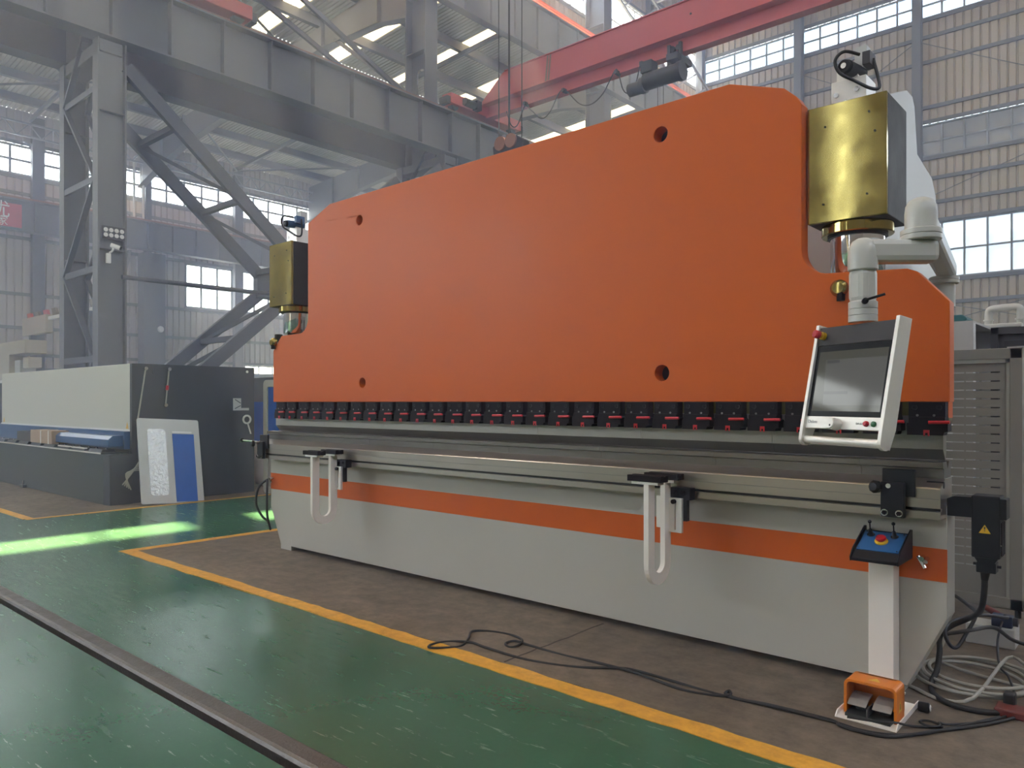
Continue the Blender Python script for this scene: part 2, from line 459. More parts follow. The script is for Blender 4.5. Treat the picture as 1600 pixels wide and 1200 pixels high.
# ---- floor
CX0, CX1, CY0, CY1 = -7.85, 2.5, -1.03, 12.0        # bare concrete bay under the press brake
SX1, SY0 = -11.05, -1.0                             # bare concrete bay under the shear
fl = MB()
RY = -2.45                                          # rail line
for x0, x1, y0, y1 in ((-48, 15, -20, RY - 0.085), (-48, 15, RY + 0.083, 39.5)):
    fl.box(x0, x1, y0, y1, -0.3, 0)
floor = fl.build('floor', 'floor_green', fix=False)
tag(floor, 'glossy green painted hall floor with scuffs and scratches', 'floor', kind='structure')
MB().box(-48, 15, RY - 0.12, RY + 0.12, -0.3, -0.055).build('rail_groove', 'rail_groove', floor, 'dark dirty groove beside the rail')
def rough_edge(x0, x1, y0, y1, j, z):
    """flat patch with slightly chipped outline"""
    pts = []
    def edge(p, q):
        n = max(2, int((Vector(q) - Vector(p)).length / 0.12))
        for i in range(n):
            t = i / n; pts.append((p[0] + (q[0] - p[0]) * t + random.uniform(-j, j), p[1] + (q[1] - p[1]) * t + random.uniform(-j, j)))
    edge((x0, y0), (x1, y0)); edge((x1, y0), (x1, y1)); edge((x1, y1), (x0, y1)); edge((x0, y1), (x0, y0))
    return MB().prism(pts, 2, z - 0.012, z)
rough_edge(CX0, CX1, CY0, CY1, 0.012, 0.003).build('concrete_bay', 'concrete', floor, 'bare brown concrete area under the press brake')
rough_edge(-19.5, SX1, SY0, 12, 0.012, 0.003).build('concrete_bay', 'concrete', floor, 'bare grey concrete area under the shear')
rough_edge(CX0 - 0.12, 2.5, CY0 - 0.125, CY0 + 0.004, 0.008, 0.0045).build('floor_marking', 'yellow_paint', floor, 'worn yellow line along the press brake bay')
rough_edge(CX0 - 0.12, CX0 + 0.004, CY0 - 0.01, CY1, 0.008, 0.0042).build('floor_marking', 'yellow_paint', floor, 'yellow line at the end of the press brake bay')
MB().box(SX1, SX1 + 0.08, SY0 - 0.1, 12, -0.004, 0.004).build('floor_marking', 'yellow_paint', floor, 'thin yellow line beside the shear bay')
MB().box(-19.5, SX1, SY0 - 0.12, SY0, -0.004, 0.004).build('floor_marking', 'yellow_paint', floor, 'worn yellow line in front of the shear bay')
jt = MB()
pj = [(-2.90 + random.uniform(-.008, .008), CY0 + 0.02 + i * 0.1) for i in range(11)]
for i in range(10):
    jt.bar((pj[i][0], pj[i][1], 0.0035), (pj[i + 1][0], pj[i + 1][1], 0.0035), 0.012, 0.002)
jt.build('floor_joint', 'rail_groove', floor, 'dark expansion joint in the concrete')
# rail head let into the floor
rl = MB().prism([(RY + 0.085, -0.06), (RY + 0.085, 0.002), (RY + 0.075, 0.007), (RY + 0.0, 0.007), (RY - 0.018, 0.002), (RY - 0.026, -0.012), (RY - 0.028, -0.06)], 0, -48, 15)
rl = rl.build('floor_rail', 'rail_steel')
tag(rl, 'worn steel transfer rail let flush into the green floor', 'rail')

# ---- left wall
wlm = MB()
siding(wlm, 'y', XL, 1, [(YF, YB, 0, 3.4), (YF, 22.6, 3.4, 4.0), (28, YB, 3.4, 4.0), (YF, YB, 4.0, 7.57), (YF, 18.45, 7.57, 10.47), (YF, YB, 10.47, 14.0), (YF, YB, 15.7, 17.6)])
wall_left = wlm.build('wall_left', 'siding_left', fix=False)
tag(wall_left, 'far corrugated sheet wall on the window side, grey and hazy', 'wall', kind='structure')
for z in (1.6, 3.3, 4.1, 5.6, 7.45, 10.55, 13.0, 13.9, 15.8):
    MB().box(XL + 0.05, XL + 0.17, YF, YB, z - 0.09, z + 0.09).build('girt', 'girt', wall_left)
for k in range(-4, 6):
    y = 10 + 6 * k; w = 0.30 if k % 2 == 0 else 0.18
    MB().box(XL + 0.06, XL + 0.45, y - w, y + w, 0, 17.3).build('wall_column', 'brace_steel', wall_left)
    if k in (1, 3):
        MB().box(XL + 0.45, XL + 1.3, y - 0.65, y + 0.65, 0, 10.55).build('column_base', 'brace_steel', wall_left)
for t, (y, w) in enumerate(((16, 0.65), (28, 0.65))):
    MB().prism([(XL + 0.3, 8.3), (XL + 1.5, 10.5), (XL + 0.3, 10.5)], 1, y - 1.6, y - 1.45).build('bracket', 'brace_steel', wall_left)
# drain pipes
for y, z0, z1 in ((15.0, 12.6, 16.4), (15.55, 12.6, 16.2), (27.6, 13.0, 16.2)):
    MB().tube(smooth_path([(XL + 0.75, y, z0), (XL + 0.75, y, (z0 + z1) / 2), (XL + 0.75, y, z1 - 0.3), (XL + 0.6, y + 0.2, z1)], 5), 0.07, 8).build('drain_pipe', 'plastic_white', wall_left)
ordn = ['first', 'second', 'third', 'fourth', 'fifth', 'sixth', 'seventh', 'eighth']
for i, k in enumerate(range(-1, 5)):
    y0 = 10 + 6 * k + 0.12
    window('y', XL, y0, y0 + 5.76, 14.0, 15.7, 5, [14.86], '%s glaring upper strip window of the far left wall, counted from the left' % ordn[i], bar=0.13)
for i, (y0, y1, c) in enumerate(((18.45, 21.75, 3), (22.25, 27.7, 5), (28.3, 33.7, 5), (34.3, 39.3, 5))):
    window('y', XL, y0, y1, 7.57, 10.47, c, [8.98], '%s large lower window of the far left wall, counted from the left' % ordn[i], bar=0.13)
window('y', XL, 22.6, 28.0, 3.4, 4.0, 5, [], 'low narrow window strip near the foot of the far left wall')
# lattice eave girder and runway girder along that wall
eg = thing('eave_lattice_girder', 'thin pale lattice girder running under the eaves of the far left wall', 'girder', (XL + 0.9, 4, 16.0), kind='structure')
MB().bar((XL + 0.9, 4, 16.0), (XL + 0.9, 39, 16.0), 0.09, 0.09).build('chord', 'window_frame', eg)
MB().bar((XL + 0.9, 4, 16.7), (XL + 0.9, 39, 16.7), 0.09, 0.09).build('chord', 'window_frame', eg)
zig = MB()
for i in range(29):
    y = 4 + i * 1.2
    zig.bar((XL + 0.9, y, 16.0), (XL + 0.9, y + 0.6, 16.7), 0.05, 0.05); zig.bar((XL + 0.9, y + 0.6, 16.7), (XL + 0.9, y + 1.2, 16.0), 0.05, 0.05)
zig.build('lattice', 'window_frame', eg)

def runway(name, label, x, z0, z1, y0, y1, side, fw=0.55, stiff0=None, rail=True, m='hall_steel'):
    g = thing(name, label, 'girder', (x, y0, z0), kind='structure')
    MB().ibeam((x, y0, (z0 + z1) / 2), (x, y1, (z0 + z1) / 2), fw, z1 - z0, 0.045, 0.03).build('beam', m, g)
    y = stiff0 if stiff0 is not None else y0
    while y < y1:
        w = fw / 2 - 0.05
        MB().box(x + (0.015 if side > 0 else -w), x + (w if side > 0 else -0.015), y - 0.02, y + 0.02, z0 + 0.05, z1 - 0.05).build('stiffener', m, g)
        y += 1.5
    if rail:
        MB().prism([(x - 0.09, z1), (x + 0.09, z1), (x + 0.05, z1 + 0.05), (x + 0.05, z1 + 0.15), (x - 0.05, z1 + 0.15), (x - 0.05, z1 + 0.05)], 1, y0, y1).build('rail', 'rusty_rail', g, 'rusty crane rail')
    return g
runway('runway_girder', 'crane runway girder fixed along the far left wall, red banner hung on it', -46.6, 10.65, 12.35, YF, YB, 1, stiff0=0.5, m='brace_steel')
runway('runway_girder', 'big grey crane runway girder carrying the near end of the red crane', -20.5, 10.75, 12.35, -8.5, YB, 1, stiff0=-7.0)
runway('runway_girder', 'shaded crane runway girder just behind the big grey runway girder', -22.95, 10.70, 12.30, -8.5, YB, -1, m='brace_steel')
g2 = runway('runway_girder', 'upper crane runway girder with orange conductor bars along its top', -21.15, 16.92, 18.95, -8.5, YB, 1, 0.36, stiff0=0.5, rail=False)
for i in range(3):
    MB().bar((-21.06, -8, 19.0 + 0.11 * i), (-21.06, YB, 19.0 + 0.11 * i), 0.05, 0.06).build('conductor_bar', 'conductor_orange', g2)

# ---- columns of the row between the two bays
def main_column(y, label):
    t = thing('steel_column', label, 'column', (-21.7, y, 0), 'laced columns of the middle row', kind='structure')
    for x, w, nm in ((-20.5, 0.35, 'front_leg'), (-22.95, 0.32, 'back_leg')):
        m = MB()
        m.box(x - 0.17, x + 0.17, y - w, y - w + 0.04, 0, 10.7); m.box(x - 0.17, x + 0.17, y + w - 0.04, y + w, 0, 10.7)
        m.box(x - 0.015, x + 0.015, y - w + 0.04, y + w - 0.04, 0, 10.7)
        m.build(nm, 'hall_steel', t)
        for z in (2.2, 5.4, 8.9):
            MB().box(x + 0.015, x + 0.15, y - w + 0.04, y + w - 0.04, z - 0.015, z + 0.015).build('stiffener', 'hall_steel', t)
    z = 0.3; up = True
    while z < 9.6:
        a, b = ((-22.8, -20.65) if up else (-20.65, -22.8))
        for yy in (y - 0.28, y + 0.28):
            MB().bar((a, yy, z), (b, yy, z + 2.3), 0.06, 0.14, (0, 1, 0)).build('lacing_bar', 'brace_steel', t)
        MB().bar((-22.8, y - 0.28, z), (-20.65, y - 0.28, z), 0.06, 0.16).build('batten', 'brace_steel', t)
        z += 2.3; up = not up
    MB().box(-23.1, -20.4, y - 0.27, y + 0.27, 10.40, 10.70).build('cap_beam', 'hall_steel', t)
    # stepped upper shaft: flanges face the bays, web has a walk-through opening
    MB().box(-21.50, -21.44, y - 0.32, y + 0.32, 10.7, 26).build('shaft_flange', 'hall_steel', t)
    MB().box(-22.60, -22.54, y - 0.32, y + 0.32, 10.7, 26).build('shaft_flange', 'hall_steel', t)
    hole = [(-22.25, 12.5)] + [(-21.78, 12.5)] + arc(-22.015, 14.2, 0.235, 0, 180, 8)
    MB().prism([(-22.54, 10.7), (-21.5, 10.7), (-21.5, 26), (-22.54, 26)], 1, y - 0.02, y + 0.02, [hole]).build('shaft_web', 'hall_steel', t)
    for z in (12.35, 15.0, 17.2, 20.5):
        MB().box(-22.54, -21.5, y - 0.30, y - 0.02, z - 0.02, z + 0.02).build('shaft_stiffener', 'hall_steel', t)
    return t
c1 = main_column(3.5, 'laced steel column standing behind the shear with camera and light array')
c2 = main_column(15.5, 'steel column whose upper shaft with arched opening rises above the big girder')
c3 = main_column(27.5, 'distant steel column showing between red crane and upper runway girder')

# ---- X bracing between the first two columns, two planes joined by battens
br = thing('cross_bracing', 'big diagonal cross bracing of paired steel members behind the left cylinder', 'bracing', (-21.7, 9.5, 0.4), kind='structure')
for x in (-20.5, -22.95):
    MB().bar((x, 3.9, 10.2), (x, 15.1, 0.6), 0.16, 0.36, (0, 0, 1)).build('diagonal', 'brace_steel', br)
    MB().bar((x, 3.9, 0.6), (x, 15.1, 10.2), 0.16, 0.36, (0, 0, 1)).build('diagonal', 'brace_steel', br)
    MB().box(x - 0.12, x + 0.12, 9.0, 10.0, 4.95, 5.85).build('gusset', 'brace_steel', br)
for t in (0.12, 0.29, 0.46, 0.63, 0.80):
    y = 3.9 + 11.2 * t; z = 10.2 - 9.6 * t
    MB().bar((-22.95, y, z), (-20.5, y, z), 0.16, 0.16).build('batten', 'brace_steel', br)
    MB().bar((-22.95, y, 10.8 - z), (-20.5, y, 10.8 - z), 0.16, 0.16).build('batten', 'brace_steel', br)
for t0, t1 in ((0.12, 0.29), (0.29, 0.46), (0.63, 0.80)):
    ya, za, yb, zb = 3.9 + 11.2 * t0, 10.2 - 9.6 * t0, 3.9 + 11.2 * t1, 10.2 - 9.6 * t1
    MB().bar((-22.95, ya, za), (-20.5, yb, zb), 0.10, 0.10).build('lacing_bar', 'brace_steel', br)
    MB().bar((-22.95, ya, 10.8 - za), (-20.5, yb, 10.8 - zb), 0.10, 0.10).build('lacing_bar', 'brace_steel', br)

MB().cyl((-20.25, 3.7, 4.7), (-20.25, 15.3, 4.75), 0.06, 10).build('tie_pipe', 'brace_steel', br)

# ---- aisle roof
sky_y = [(13.65 + 4 * k, 14.5 + 4 * k) for k in range(-3, 7)]
def roof_sheet(mb, x0, x1, y0, y1, pitch=0.21, d=0.045):
    pr = rib_profile(y0, y1, pitch, d); vs = []
    for a, h in pr:
        for x in (x0, x1): vs.append((x, a, roof_z(x) + 0.24 - h))
    mb.add(vs, [(2 * i, 2 * i + 2, 2 * i + 3, 2 * i + 1) for i in range(len(pr) - 1)])
rm = MB(); XS = -31.6
roof_sheet(rm, XL, XS, YF, YB)
prev = YF
for a, b in sky_y:
    roof_sheet(rm, XS, -22.9, prev, a); prev = b
roof_sheet(rm, XS, -22.9, prev, YB)
ceiling = rm.build('ceiling', 'roof_sheet', fix=False)
tag(ceiling, 'low pitched corrugated roof over the side aisle with yellowish skylights', 'roof', kind='structure')
purl = [-23.2 - 2.83 * i for i in range(9)]
for x in purl:
    MB().bar((x, YF, roof_z(x) - 0.02), (x, YB, roof_z(x) - 0.02), 0.24, 0.42).build('purlin', 'brace_steel', ceiling)
for a, b in sky_y:
    for x0, x1 in ((XS, -28.86), (-28.86, -26.03), (-26.03, -22.9)):
        sm_ = MB(); roof_sheet(sm_, x0, x1, a, b); sm_.build('skylight', 'skylight', ceiling, fix=False)
def rafter(y, label):
    t = thing('roof_rafter', label, 'rafter', (-35, y, 15), kind='structure')
    bot = [(-47.6, 14.6), (-44.5, 15.4), (-41.6, 15.9), (-36, 16.4), (-28.4, 17.2), (-24.5, 17.0), (-22.65, 16.6)]
    top = [(x, roof_z(x) - 0.25) for x, _ in bot]
    MB().prism(bot + top[::-1], 1, y - 0.02, y + 0.02).build('web', 'hall_steel', t)
    f = MB()
    for (xa, za), (xb, zb) in zip(bot[:-1], bot[1:]): f.bar((xa, y, za), (xb, y, zb), 0.42, 0.04)
    f.build('bottom_flange', 'hall_steel', t)
    for x, z in bot[1:-1]:
        MB().box(x - 0.02, x + 0.02, y - 0.2, y + 0.2, z, roof_z(x) - 0.25).build('stiffener', 'hall_steel', t)
for y, lab in ((3.5, 'aisle roof rafter over the first laced column'), (15.5, 'aisle roof rafter meeting the column with the arched opening'), (27.5, 'farther aisle roof rafter ending left of the orange ram')):
    rafter(y, lab)
rods = [((-47, 3.9, 17.0), (-41, 9.5, 17.3)), ((-41, 9.5, 17.3), (-35, 15.1, 17.6)), ((-35, 3.9, 17.6), (-41, 9.5, 17.3)), ((-41, 15.9, 17.2), (-35, 21.5, 17.6)), ((-35, 21.5, 17.6), (-29, 27.1, 17.9)), ((-47, 21.5, 16.9), (-41, 15.9, 17.2)), ((-47, 21.5, 16.9), (-41, 27.1, 17.2)), ((-29, 15.9, 17.9), (-35, 21.5, 17.6)), ((-31, 4, 17.8), (-24, 15.2, 18.2)), ((-24, 4, 18.2), (-31, 15.2, 17.8))]
for a, b in rods:
    MB().cyl(a, b, 0.06, 8).build('tie_rod', 'brace_steel', ceiling)
for y in (9.5, 21.5, 33.5):
    MB().bar((-47.3, y, roof_z(-47.3) - 0.45), (-23, y, roof_z(-23) - 0.45), 0.14, 0.2).build('strut', 'brace_steel', ceiling)
# angle braces seen high behind the big girder
for a, b in (((-24.0, 4.2, 17.6), (-23.0, 15.2, 12.8)), ((-23.0, 5.6, 17.8), (-22.0, 15.1, 13.0)), ((-27.5, 15.4, 17.3), (-22.6, 15.4, 13.6))):
    MB().bar(a, b, 0.12, 0.16).build('knee_brace', 'brace_steel', ceiling)

# ---- clerestory wall above the aisle roof and the high roof
cm = MB(); XC = -22.85
siding(cm, 'y', XC, 1, [(YF, YB, 18.8, 21.35), (YF, YB, 23.5, 26.4)])
wall_cl = cm.build('wall_clerestory', 'siding', fix=False)
tag(wall_cl, 'corrugated clerestory wall above the upper runway girder', 'wall', kind='structure')
for z in (19.4, 21.25, 23.6, 24.8):
    MB().box(XC + 0.05, XC + 0.17, YF, YB, z - 0.09, z + 0.09).build('girt', 'girt', wall_cl)
for i, y0 in enumerate((-14.5, -8.5, -2.5, 3.5, 9.5, 15.5, 21.5, 27.5, 33.5)):
    window('y', XC, y0 + 0.1, y0 + 5.9, 21.35, 23.5, 5, [22.15], ['clerestory window behind the camera side, out of frame', 'clerestory window over the shear bay, out of frame', 'clerestory window above the near runway girder, out of frame', 'clerestory window above the first laced column', 'clerestory window between the first two columns', 'clerestory window just right of the column with arched opening', 'clerestory window left of the distant column, above orange conductor bars', 'clerestory window right of the distant column, crossed by white lattice', 'clerestory window nearest the back wall'][i])
for y in (-14.5, -8.5, -2.5, 9.5, 21.5, 33.5):
    MB().box(XC + 0.05, XC + 0.4, y - 0.18, y + 0.18, 18.8, 26).build('wall_column', 'hall_steel', wall_cl)
def high_sheet(mb, x0, x1, y0, y1):
    pr = rib_profile(y0, y1, 0.5, 0.06); q = []
    for a, h in pr:
        for x in (x0, x1): q.append((x, a, 26.4 - h))
    mb.add(q, [(2 * i, 2 * i + 2, 2 * i + 3, 2 * i + 1) for i in range(len(pr) - 1)])
hm = MB()
high_sky = [(-12.9 + 6 * k, -12.1 + 6 * k) for k in range(8)]
high_sheet(hm, XC, -14, YF, YB); high_sheet(hm, 8, XR, YF, YB)
prev = YF
for a, b in high_sky:
    high_sheet(hm, -14, 8, prev, a); prev = b
high_sheet(hm, -14, 8, prev, YB)
ceil2 = hm.build('ceiling', 'roof_sheet', fix=False)
tag(ceil2, 'high corrugated roof over the crane bay', 'roof', kind='structure')
for a, b in high_sky:
    q = MB(); high_sheet(q, -14, 8, a, b); q.build('skylight', 'skylight', ceil2, fix=False)
for i in range(11):
    x = XC + 1 + i * 3.5
    MB().bar((x, YF, 26.15), (x, YB, 26.15), 0.16, 0.3).build('purlin', 'brace_steel', ceil2)
def truss(y, label):
    t = thing('roof_truss', label, 'truss', (-4, y, 24.4), kind='structure')
    MB().bar((XC + 0.3, y, 24.3), (XR - 0.3, y, 24.3), 0.16, 0.16).build('bottom_chord', 'window_frame', t)
    MB().bar((XC + 0.3, y, 25.9), (XR - 0.3, y, 25.9), 0.16, 0.16).build('top_chord', 'window_frame', t)
    x = XC + 0.3; k = 0
    while x < XR - 2:
        z0, z1 = ((24.3, 25.9) if k % 2 == 0 else (25.9, 24.3))
        MB().bar((x, y, z0), (x + 1.6, y, z1), 0.09, 0.09).build('diagonal', 'window_frame', t)
        x += 1.6; k += 1
truss(33.5, 'white lattice roof truss at the top, nearest the back wall')
truss(21.5, 'lattice roof truss high above the red crane')
lt = thing('wall_lattice', 'white slanting lattice brace in front of the clerestory window beside the distant column', 'bracing', (-22.2, 28, 21), kind='structure')
MB().bar((-22.3, 28.0, 23.8), (-22.3, 38.5, 19.4), 0.12, 0.12).build('chord', 'window_frame', lt)
MB().bar((-21.5, 28.4, 25.2), (-21.5, 38.9, 20.4), 0.12, 0.12).build('chord', 'window_frame', lt)
for i in range(9):
    f = i / 9; g = (i + 0.5) / 9
    MB().bar((-22.3, 28 + 10.5 * f, 23.8 - 4.4 * f), (-21.5, 28.4 + 10.5 * g, 25.2 - 4.8 * g), 0.07, 0.07).build('lattice_bar', 'window_frame', lt)

# ---- back wall
bm_ = MB()
siding(bm_, 'x', YB, -1, [(XL, XC, 0, 18.0), (XC, XR, 0, 7.85), (XC, XR, 10.78, 14.2), (XC, XR, 15.9, 21.4), (XC, XR, 22.85, 26.4)])
wall_back = bm_.build('wall_back', 'siding', fix=False)
tag(wall_back, 'tall tan corrugated end wall with rows of windows', 'wall', kind='structure')
for z in (2.0, 3.6, 5.2, 6.6, 7.75, 10.85, 11.8, 13.05, 14.1, 16.0, 16.75, 19.1, 20.4, 21.3, 22.95, 24.4):
    MB().box(XC, XR, YB - 0.19, YB - 0.06, z - 0.09, z + 0.09).build('girt', 'girt', wall_back)
bcols = [-22.3, -16.16, -10.03, -3.9, 2.2, 8.4]
for x in bcols:
    MB().ibeam((x, YB - 0.42, 0), (x, YB - 0.42, 26.2), 0.42, 0.46, 0.04, 0.03, up=(0, 1, 0)).build('wall_column', 'hall_steel', wall_back)
lbl = {21.4: 'top strip window of the tan end wall, %s', 14.2: 'middle row window of the tan end wall under cloudy film, %s', 7.85: 'low tall window of the tan end wall, %s'}
where = ['left of its first wall column', 'between its first and second columns', 'right of its second column', 'out of frame beside the camera bay', 'out of frame, farther right', 'out of frame, rightmost']
for z0, z1, rows, gl, cc in ((21.4, 22.85, [22.12], 'glass_back', 5), (14.2, 15.9, [15.0], 'glass_film', 6), (7.85, 10.78, [9.3], 'glass_frost', 6)):
    for i in range(len(bcols) - 1):
        window('x', YB, bcols[i] + 0.05, bcols[i + 1] - 0.05, z0, z1, cc if z0 < 20 else 6, rows, lbl[z0] % where[i], gl, 'window_frame' if z0 > 8 else 'window_frame', 0.12, 0.09)
# tie cables across the bays of the end wall
for x0, x1, z0, z1 in ((-16, -10.2, 16.9, 20.2), (-10, -4, 20.2, 16.9), (-10, -4, 11.9, 13.9), (-10, -4, 6.8, 5.3), (-10, -4, 5.3, 6.8), (-16, -10.2, 20.2, 16.9)):
    MB().cyl((x0, YB - 0.25, z0), (x1, YB - 0.25, z1), 0.02, 6).build('tie_rod', 'girt', wall_back)

# ---- walls outside the frame (they close the hall; the front openings are added for highlights)
rm2 = MB()
siding(rm2, 'y', XR, -1, [(YF, YB, 0, 14.2), (YF, YB, 15.9, 21.4), (YF, YB, 22.9, 26.4)], 1.0)
wr = rm2.build('wall_right', 'siding', fix=False)
tag(wr, 'corrugated wall on the far side of the crane bay, out of frame', 'wall', kind='structure')
fm = MB()
siding(fm, 'x', YF, 1, [(XL, -35, 0, 18.0), (XL, XC, 18, 18.6), (-18, -7.86, 0, 18), (-7.62, XR, 0, 18), (-7.86, -7.62, 13, 18), (-35, -18, 0, 6.2), (-35, -18, 10.4, 18), (XC, XR, 18, 21.4), (XC, XR, 22.9, 26.4)], 1.0)  # high opening and thin slit placed to put highlights on ram and cylinder plates
wf = fm.build('wall_front', 'siding', fix=False)
tag(wf, 'corrugated wall behind the camera with openings added for highlights, out of frame', 'wall', kind='structure')

# ================================================================== CRANES
def bridge_crane(y, label, full=True):
    t = thing('bridge_crane', label, 'crane', (-20.5, y, 12.5))
    # box girder, tapering towards the end carriage
    out = [(-20.3, 13.05), (-20.3, 13.2), (-19.2, 14.04), (XR - 0.6, 14.04), (XR - 0.6, 13.08)]
    MB().prism(out, 1, y - 0.28, y + 0.28).build('box_girder', 'crane_red', t, bevel=0.01)
    MB().box(-20.2, XR - 0.6, y - 0.34, y + 0.34, 13.06, 13.09).build('girder_flange', 'crane_red', t)
    MB().box(-19.1, XR - 0.6, y - 0.33, y + 0.33, 14.04, 14.07).build('girder_flange', 'crane_red', t)
    MB().box(-20.2, XR - 0.6, y - 0.02, y + 0.02, 12.62, 13.06).build('track_web', 'crane_red', t)
    MB().box(-20.2, XR - 0.6, y - 0.17, y + 0.17, 12.56, 12.62).build('track_flange', 'crane_red', t)
    for x in (-16.55, -16.38, -16.2):
        pass
    for s in (0, 1):
        MB().prism([(-17.15 + s * .12, 13.1), (-17.08 + s * .12, 13.1), (-16.98 + s * .12, 14.02), (-17.05 + s * .12, 14.02)], 1, y - 0.288, y - 0.28).build('stripe', 'crane_stripe', t)
    # end carriage running on the rail
    MB().box(-20.75, -20.25, y - 2.0, y + 2.0, 12.66, 13.05).build('end_carriage', 'crane_red', t, bevel=0.02)
    for s in (-1.65, 1.65):
        MB().cyl((-20.62, y + s, 12.66), (-20.38, y + s, 12.66), 0.17, 18).build('wheel', 'hoist_dark', t)
        MB().box(-20.72, -20.28, y + s * 1.26 - 0.08, y + s * 1.26 + 0.08, 12.62, 12.9).build('buffer', 'hoist_dark', t)
    mo = MB().cyl((-20.15, y - 1.4, 12.85), (-20.15, y - 0.8, 12.85), 0.15, 14).build('drive_motor', 'hoist_dark', t)
    MB().box(-20.3, -20.0, y - 0.85, y - 0.6, 12.68, 13.02).build('gear_box', 'hoist_dark', t)
    return t
cr = bridge_crane(17.4, 'red overhead bridge crane spanning behind the orange press brake')
MB().cyl((-11.33, 17.105, 13.6), (-11.33, 17.125, 13.6), 0.035, 10).build('girder_hole', 'sticker_black', cr)
cr2 = bridge_crane(5.35, 'second red bridge crane nearer the camera, only its end carriage showing')
# hoist trolley under the far crane
ht = thing('hoist_trolley', 'dark electric wire-rope hoist hanging under the red crane girder', 'hoist', (-12.3, 17.4, 12.0))
hy = 16.95
MB().cyl((-12.85, hy, 11.83), (-11.65, hy, 11.83), 0.27, 24).build('drum', 'hoist_dark', ht)
MB().cyl((-11.65, hy, 11.83), (-11.50, hy, 11.83), 0.30, 24).build('drum_flange', 'hoist_dark', ht)
MB().cyl((-13.45, hy, 11.72), (-13.0, hy, 11.72), 0.21, 20).build('motor', 'hoist_dark', ht)
MB().cyl((-13.0, hy, 11.75), (-12.85, hy, 11.75), 0.26, 20).build('gear_case', 'hoist_dark', ht)
MB().box(-12.95, -12.55, hy - 0.15, hy + 0.25, 12.1, 12.45).build('control_box', 'hoist_dark', ht)
MB().box(-12.1, -11.7, 16.95, 17.9, 12.30, 12.5).build('trolley_frame', 'hoist_dark', ht)
MB().box(-12.15, -12.05, 17.1, 17.2, 12.0, 12.85).build('hanger_plate', 'hoist_dark', ht)
MB().box(-11.75, -11.65, 17.1, 17.2, 12.0, 12.85).build('hanger_plate', 'hoist_dark', ht)
for x in (-12.0, -11.8):
    MB().cyl((x, 17.15, 12.72), (x, 17.28, 12.72), 0.09, 14).build('wheel', 'hoist_dark', ht)
MB().tube([(-12.4, hy, 11.6), (-12.4, hy, 10.4)], 0.012, 6).build('rope', 'rubber', ht)
MB().tube([(-12.2, hy, 11.6), (-12.2, hy, 10.4)], 0.012, 6).build('rope', 'rubber', ht)
MB().box(-12.45, -12.15, hy - 0.1, hy + 0.1, 10.05, 10.45).build('hook_block', 'hoist_dark', ht)
# festoon cable below the crane
fs = thing('festoon_cable', 'drooping black supply cable looped below the red crane girder', 'cable', (-16, 17.1, 12.4))
drops = [(-19.0, -18.2, 0.55), (-18.2, -16.3, 0.9), (-16.3, -14.9, 0.0), (-14.9, -13.9, 0.95), (-13.9, -13.0, 0.85)]
pts = [(-19.0, 17.1, 12.5), (-18.75, 17.1, 11.9), (-18.45, 17.1, 11.85), (-18.1, 17.1, 12.45), (-17.75, 17.1, 12.2), (-17.3, 17.1, 11.8), (-16.9, 17.1, 11.95), (-16.5, 17.1, 12.5), (-16.2, 17.1, 12.52), (-15.6, 17.1, 11.9), (-15.1, 17.1, 11.75), (-14.6, 17.1, 12.0), (-14.15, 17.1, 12.6), (-14.0, 17.1, 12.55), (-13.8, 17.1, 11.9), (-13.55, 17.1, 11.72), (-13.3, 17.1, 12.0), (-13.1, 17.1, 12.6), (-12.9, 17.1, 12.4)]
MB().tube(smooth_path(pts, 6), 0.02, 6).build('cable', 'rubber', fs)
for x in (-18.1, -16.3, -14.08, -13.1):
    MB().box(x - 0.05, x + 0.05, 17.05, 17.3, 12.5, 12.62).build('cable_clip', 'hoist_dark', fs)
# hook of the upper crane on its ropes
hb = thing('crane_hook_block', 'rusty dark hook block hanging on four long wire ropes before the red crane', 'hook block', (-14.2, 11.75, 8.8))
bx, by, bz = -14.05, 11.75, 8.75
for dx, dy in ((-0.48, 0.0), (-0.16, 0.06), (-0.02, -0.06), (0.38, 0.0)):
    MB().tube([(bx + dx, by + dy, bz + 0.1), (bx + dx * 1.05, by + dy, 24.2)], 0.014, 6).build('rope', 'rubber', hb)
MB().prism([(bx - 0.55, bz - 0.35), (bx + 0.5, bz - 0.35), (bx + 0.55, bz), (bx + 0.3, bz + 0.18), (bx - 0.3, bz + 0.18), (bx - 0.6, bz + 0.02)], 1, by - 0.14, by + 0.14).build('block_body', 'dark_steel', hb, bevel=0.02)
for dx in (-0.28, 0.12):
    MB().cyl((bx + dx, by - 0.2, bz + 0.05), (bx + dx, by + 0.2, bz + 0.05), 0.20, 20).build('sheave', 'rusty_rail', hb)
MB().tube(smooth_path([(bx, by, bz - 0.3), (bx, by, bz - 0.6), (bx + 0.2, by, bz - 0.85), (bx, by, bz - 1.05), (bx - 0.2, by, bz - 0.85)], 6), 0.06, 8).build('hook', 'dark_steel', hb)
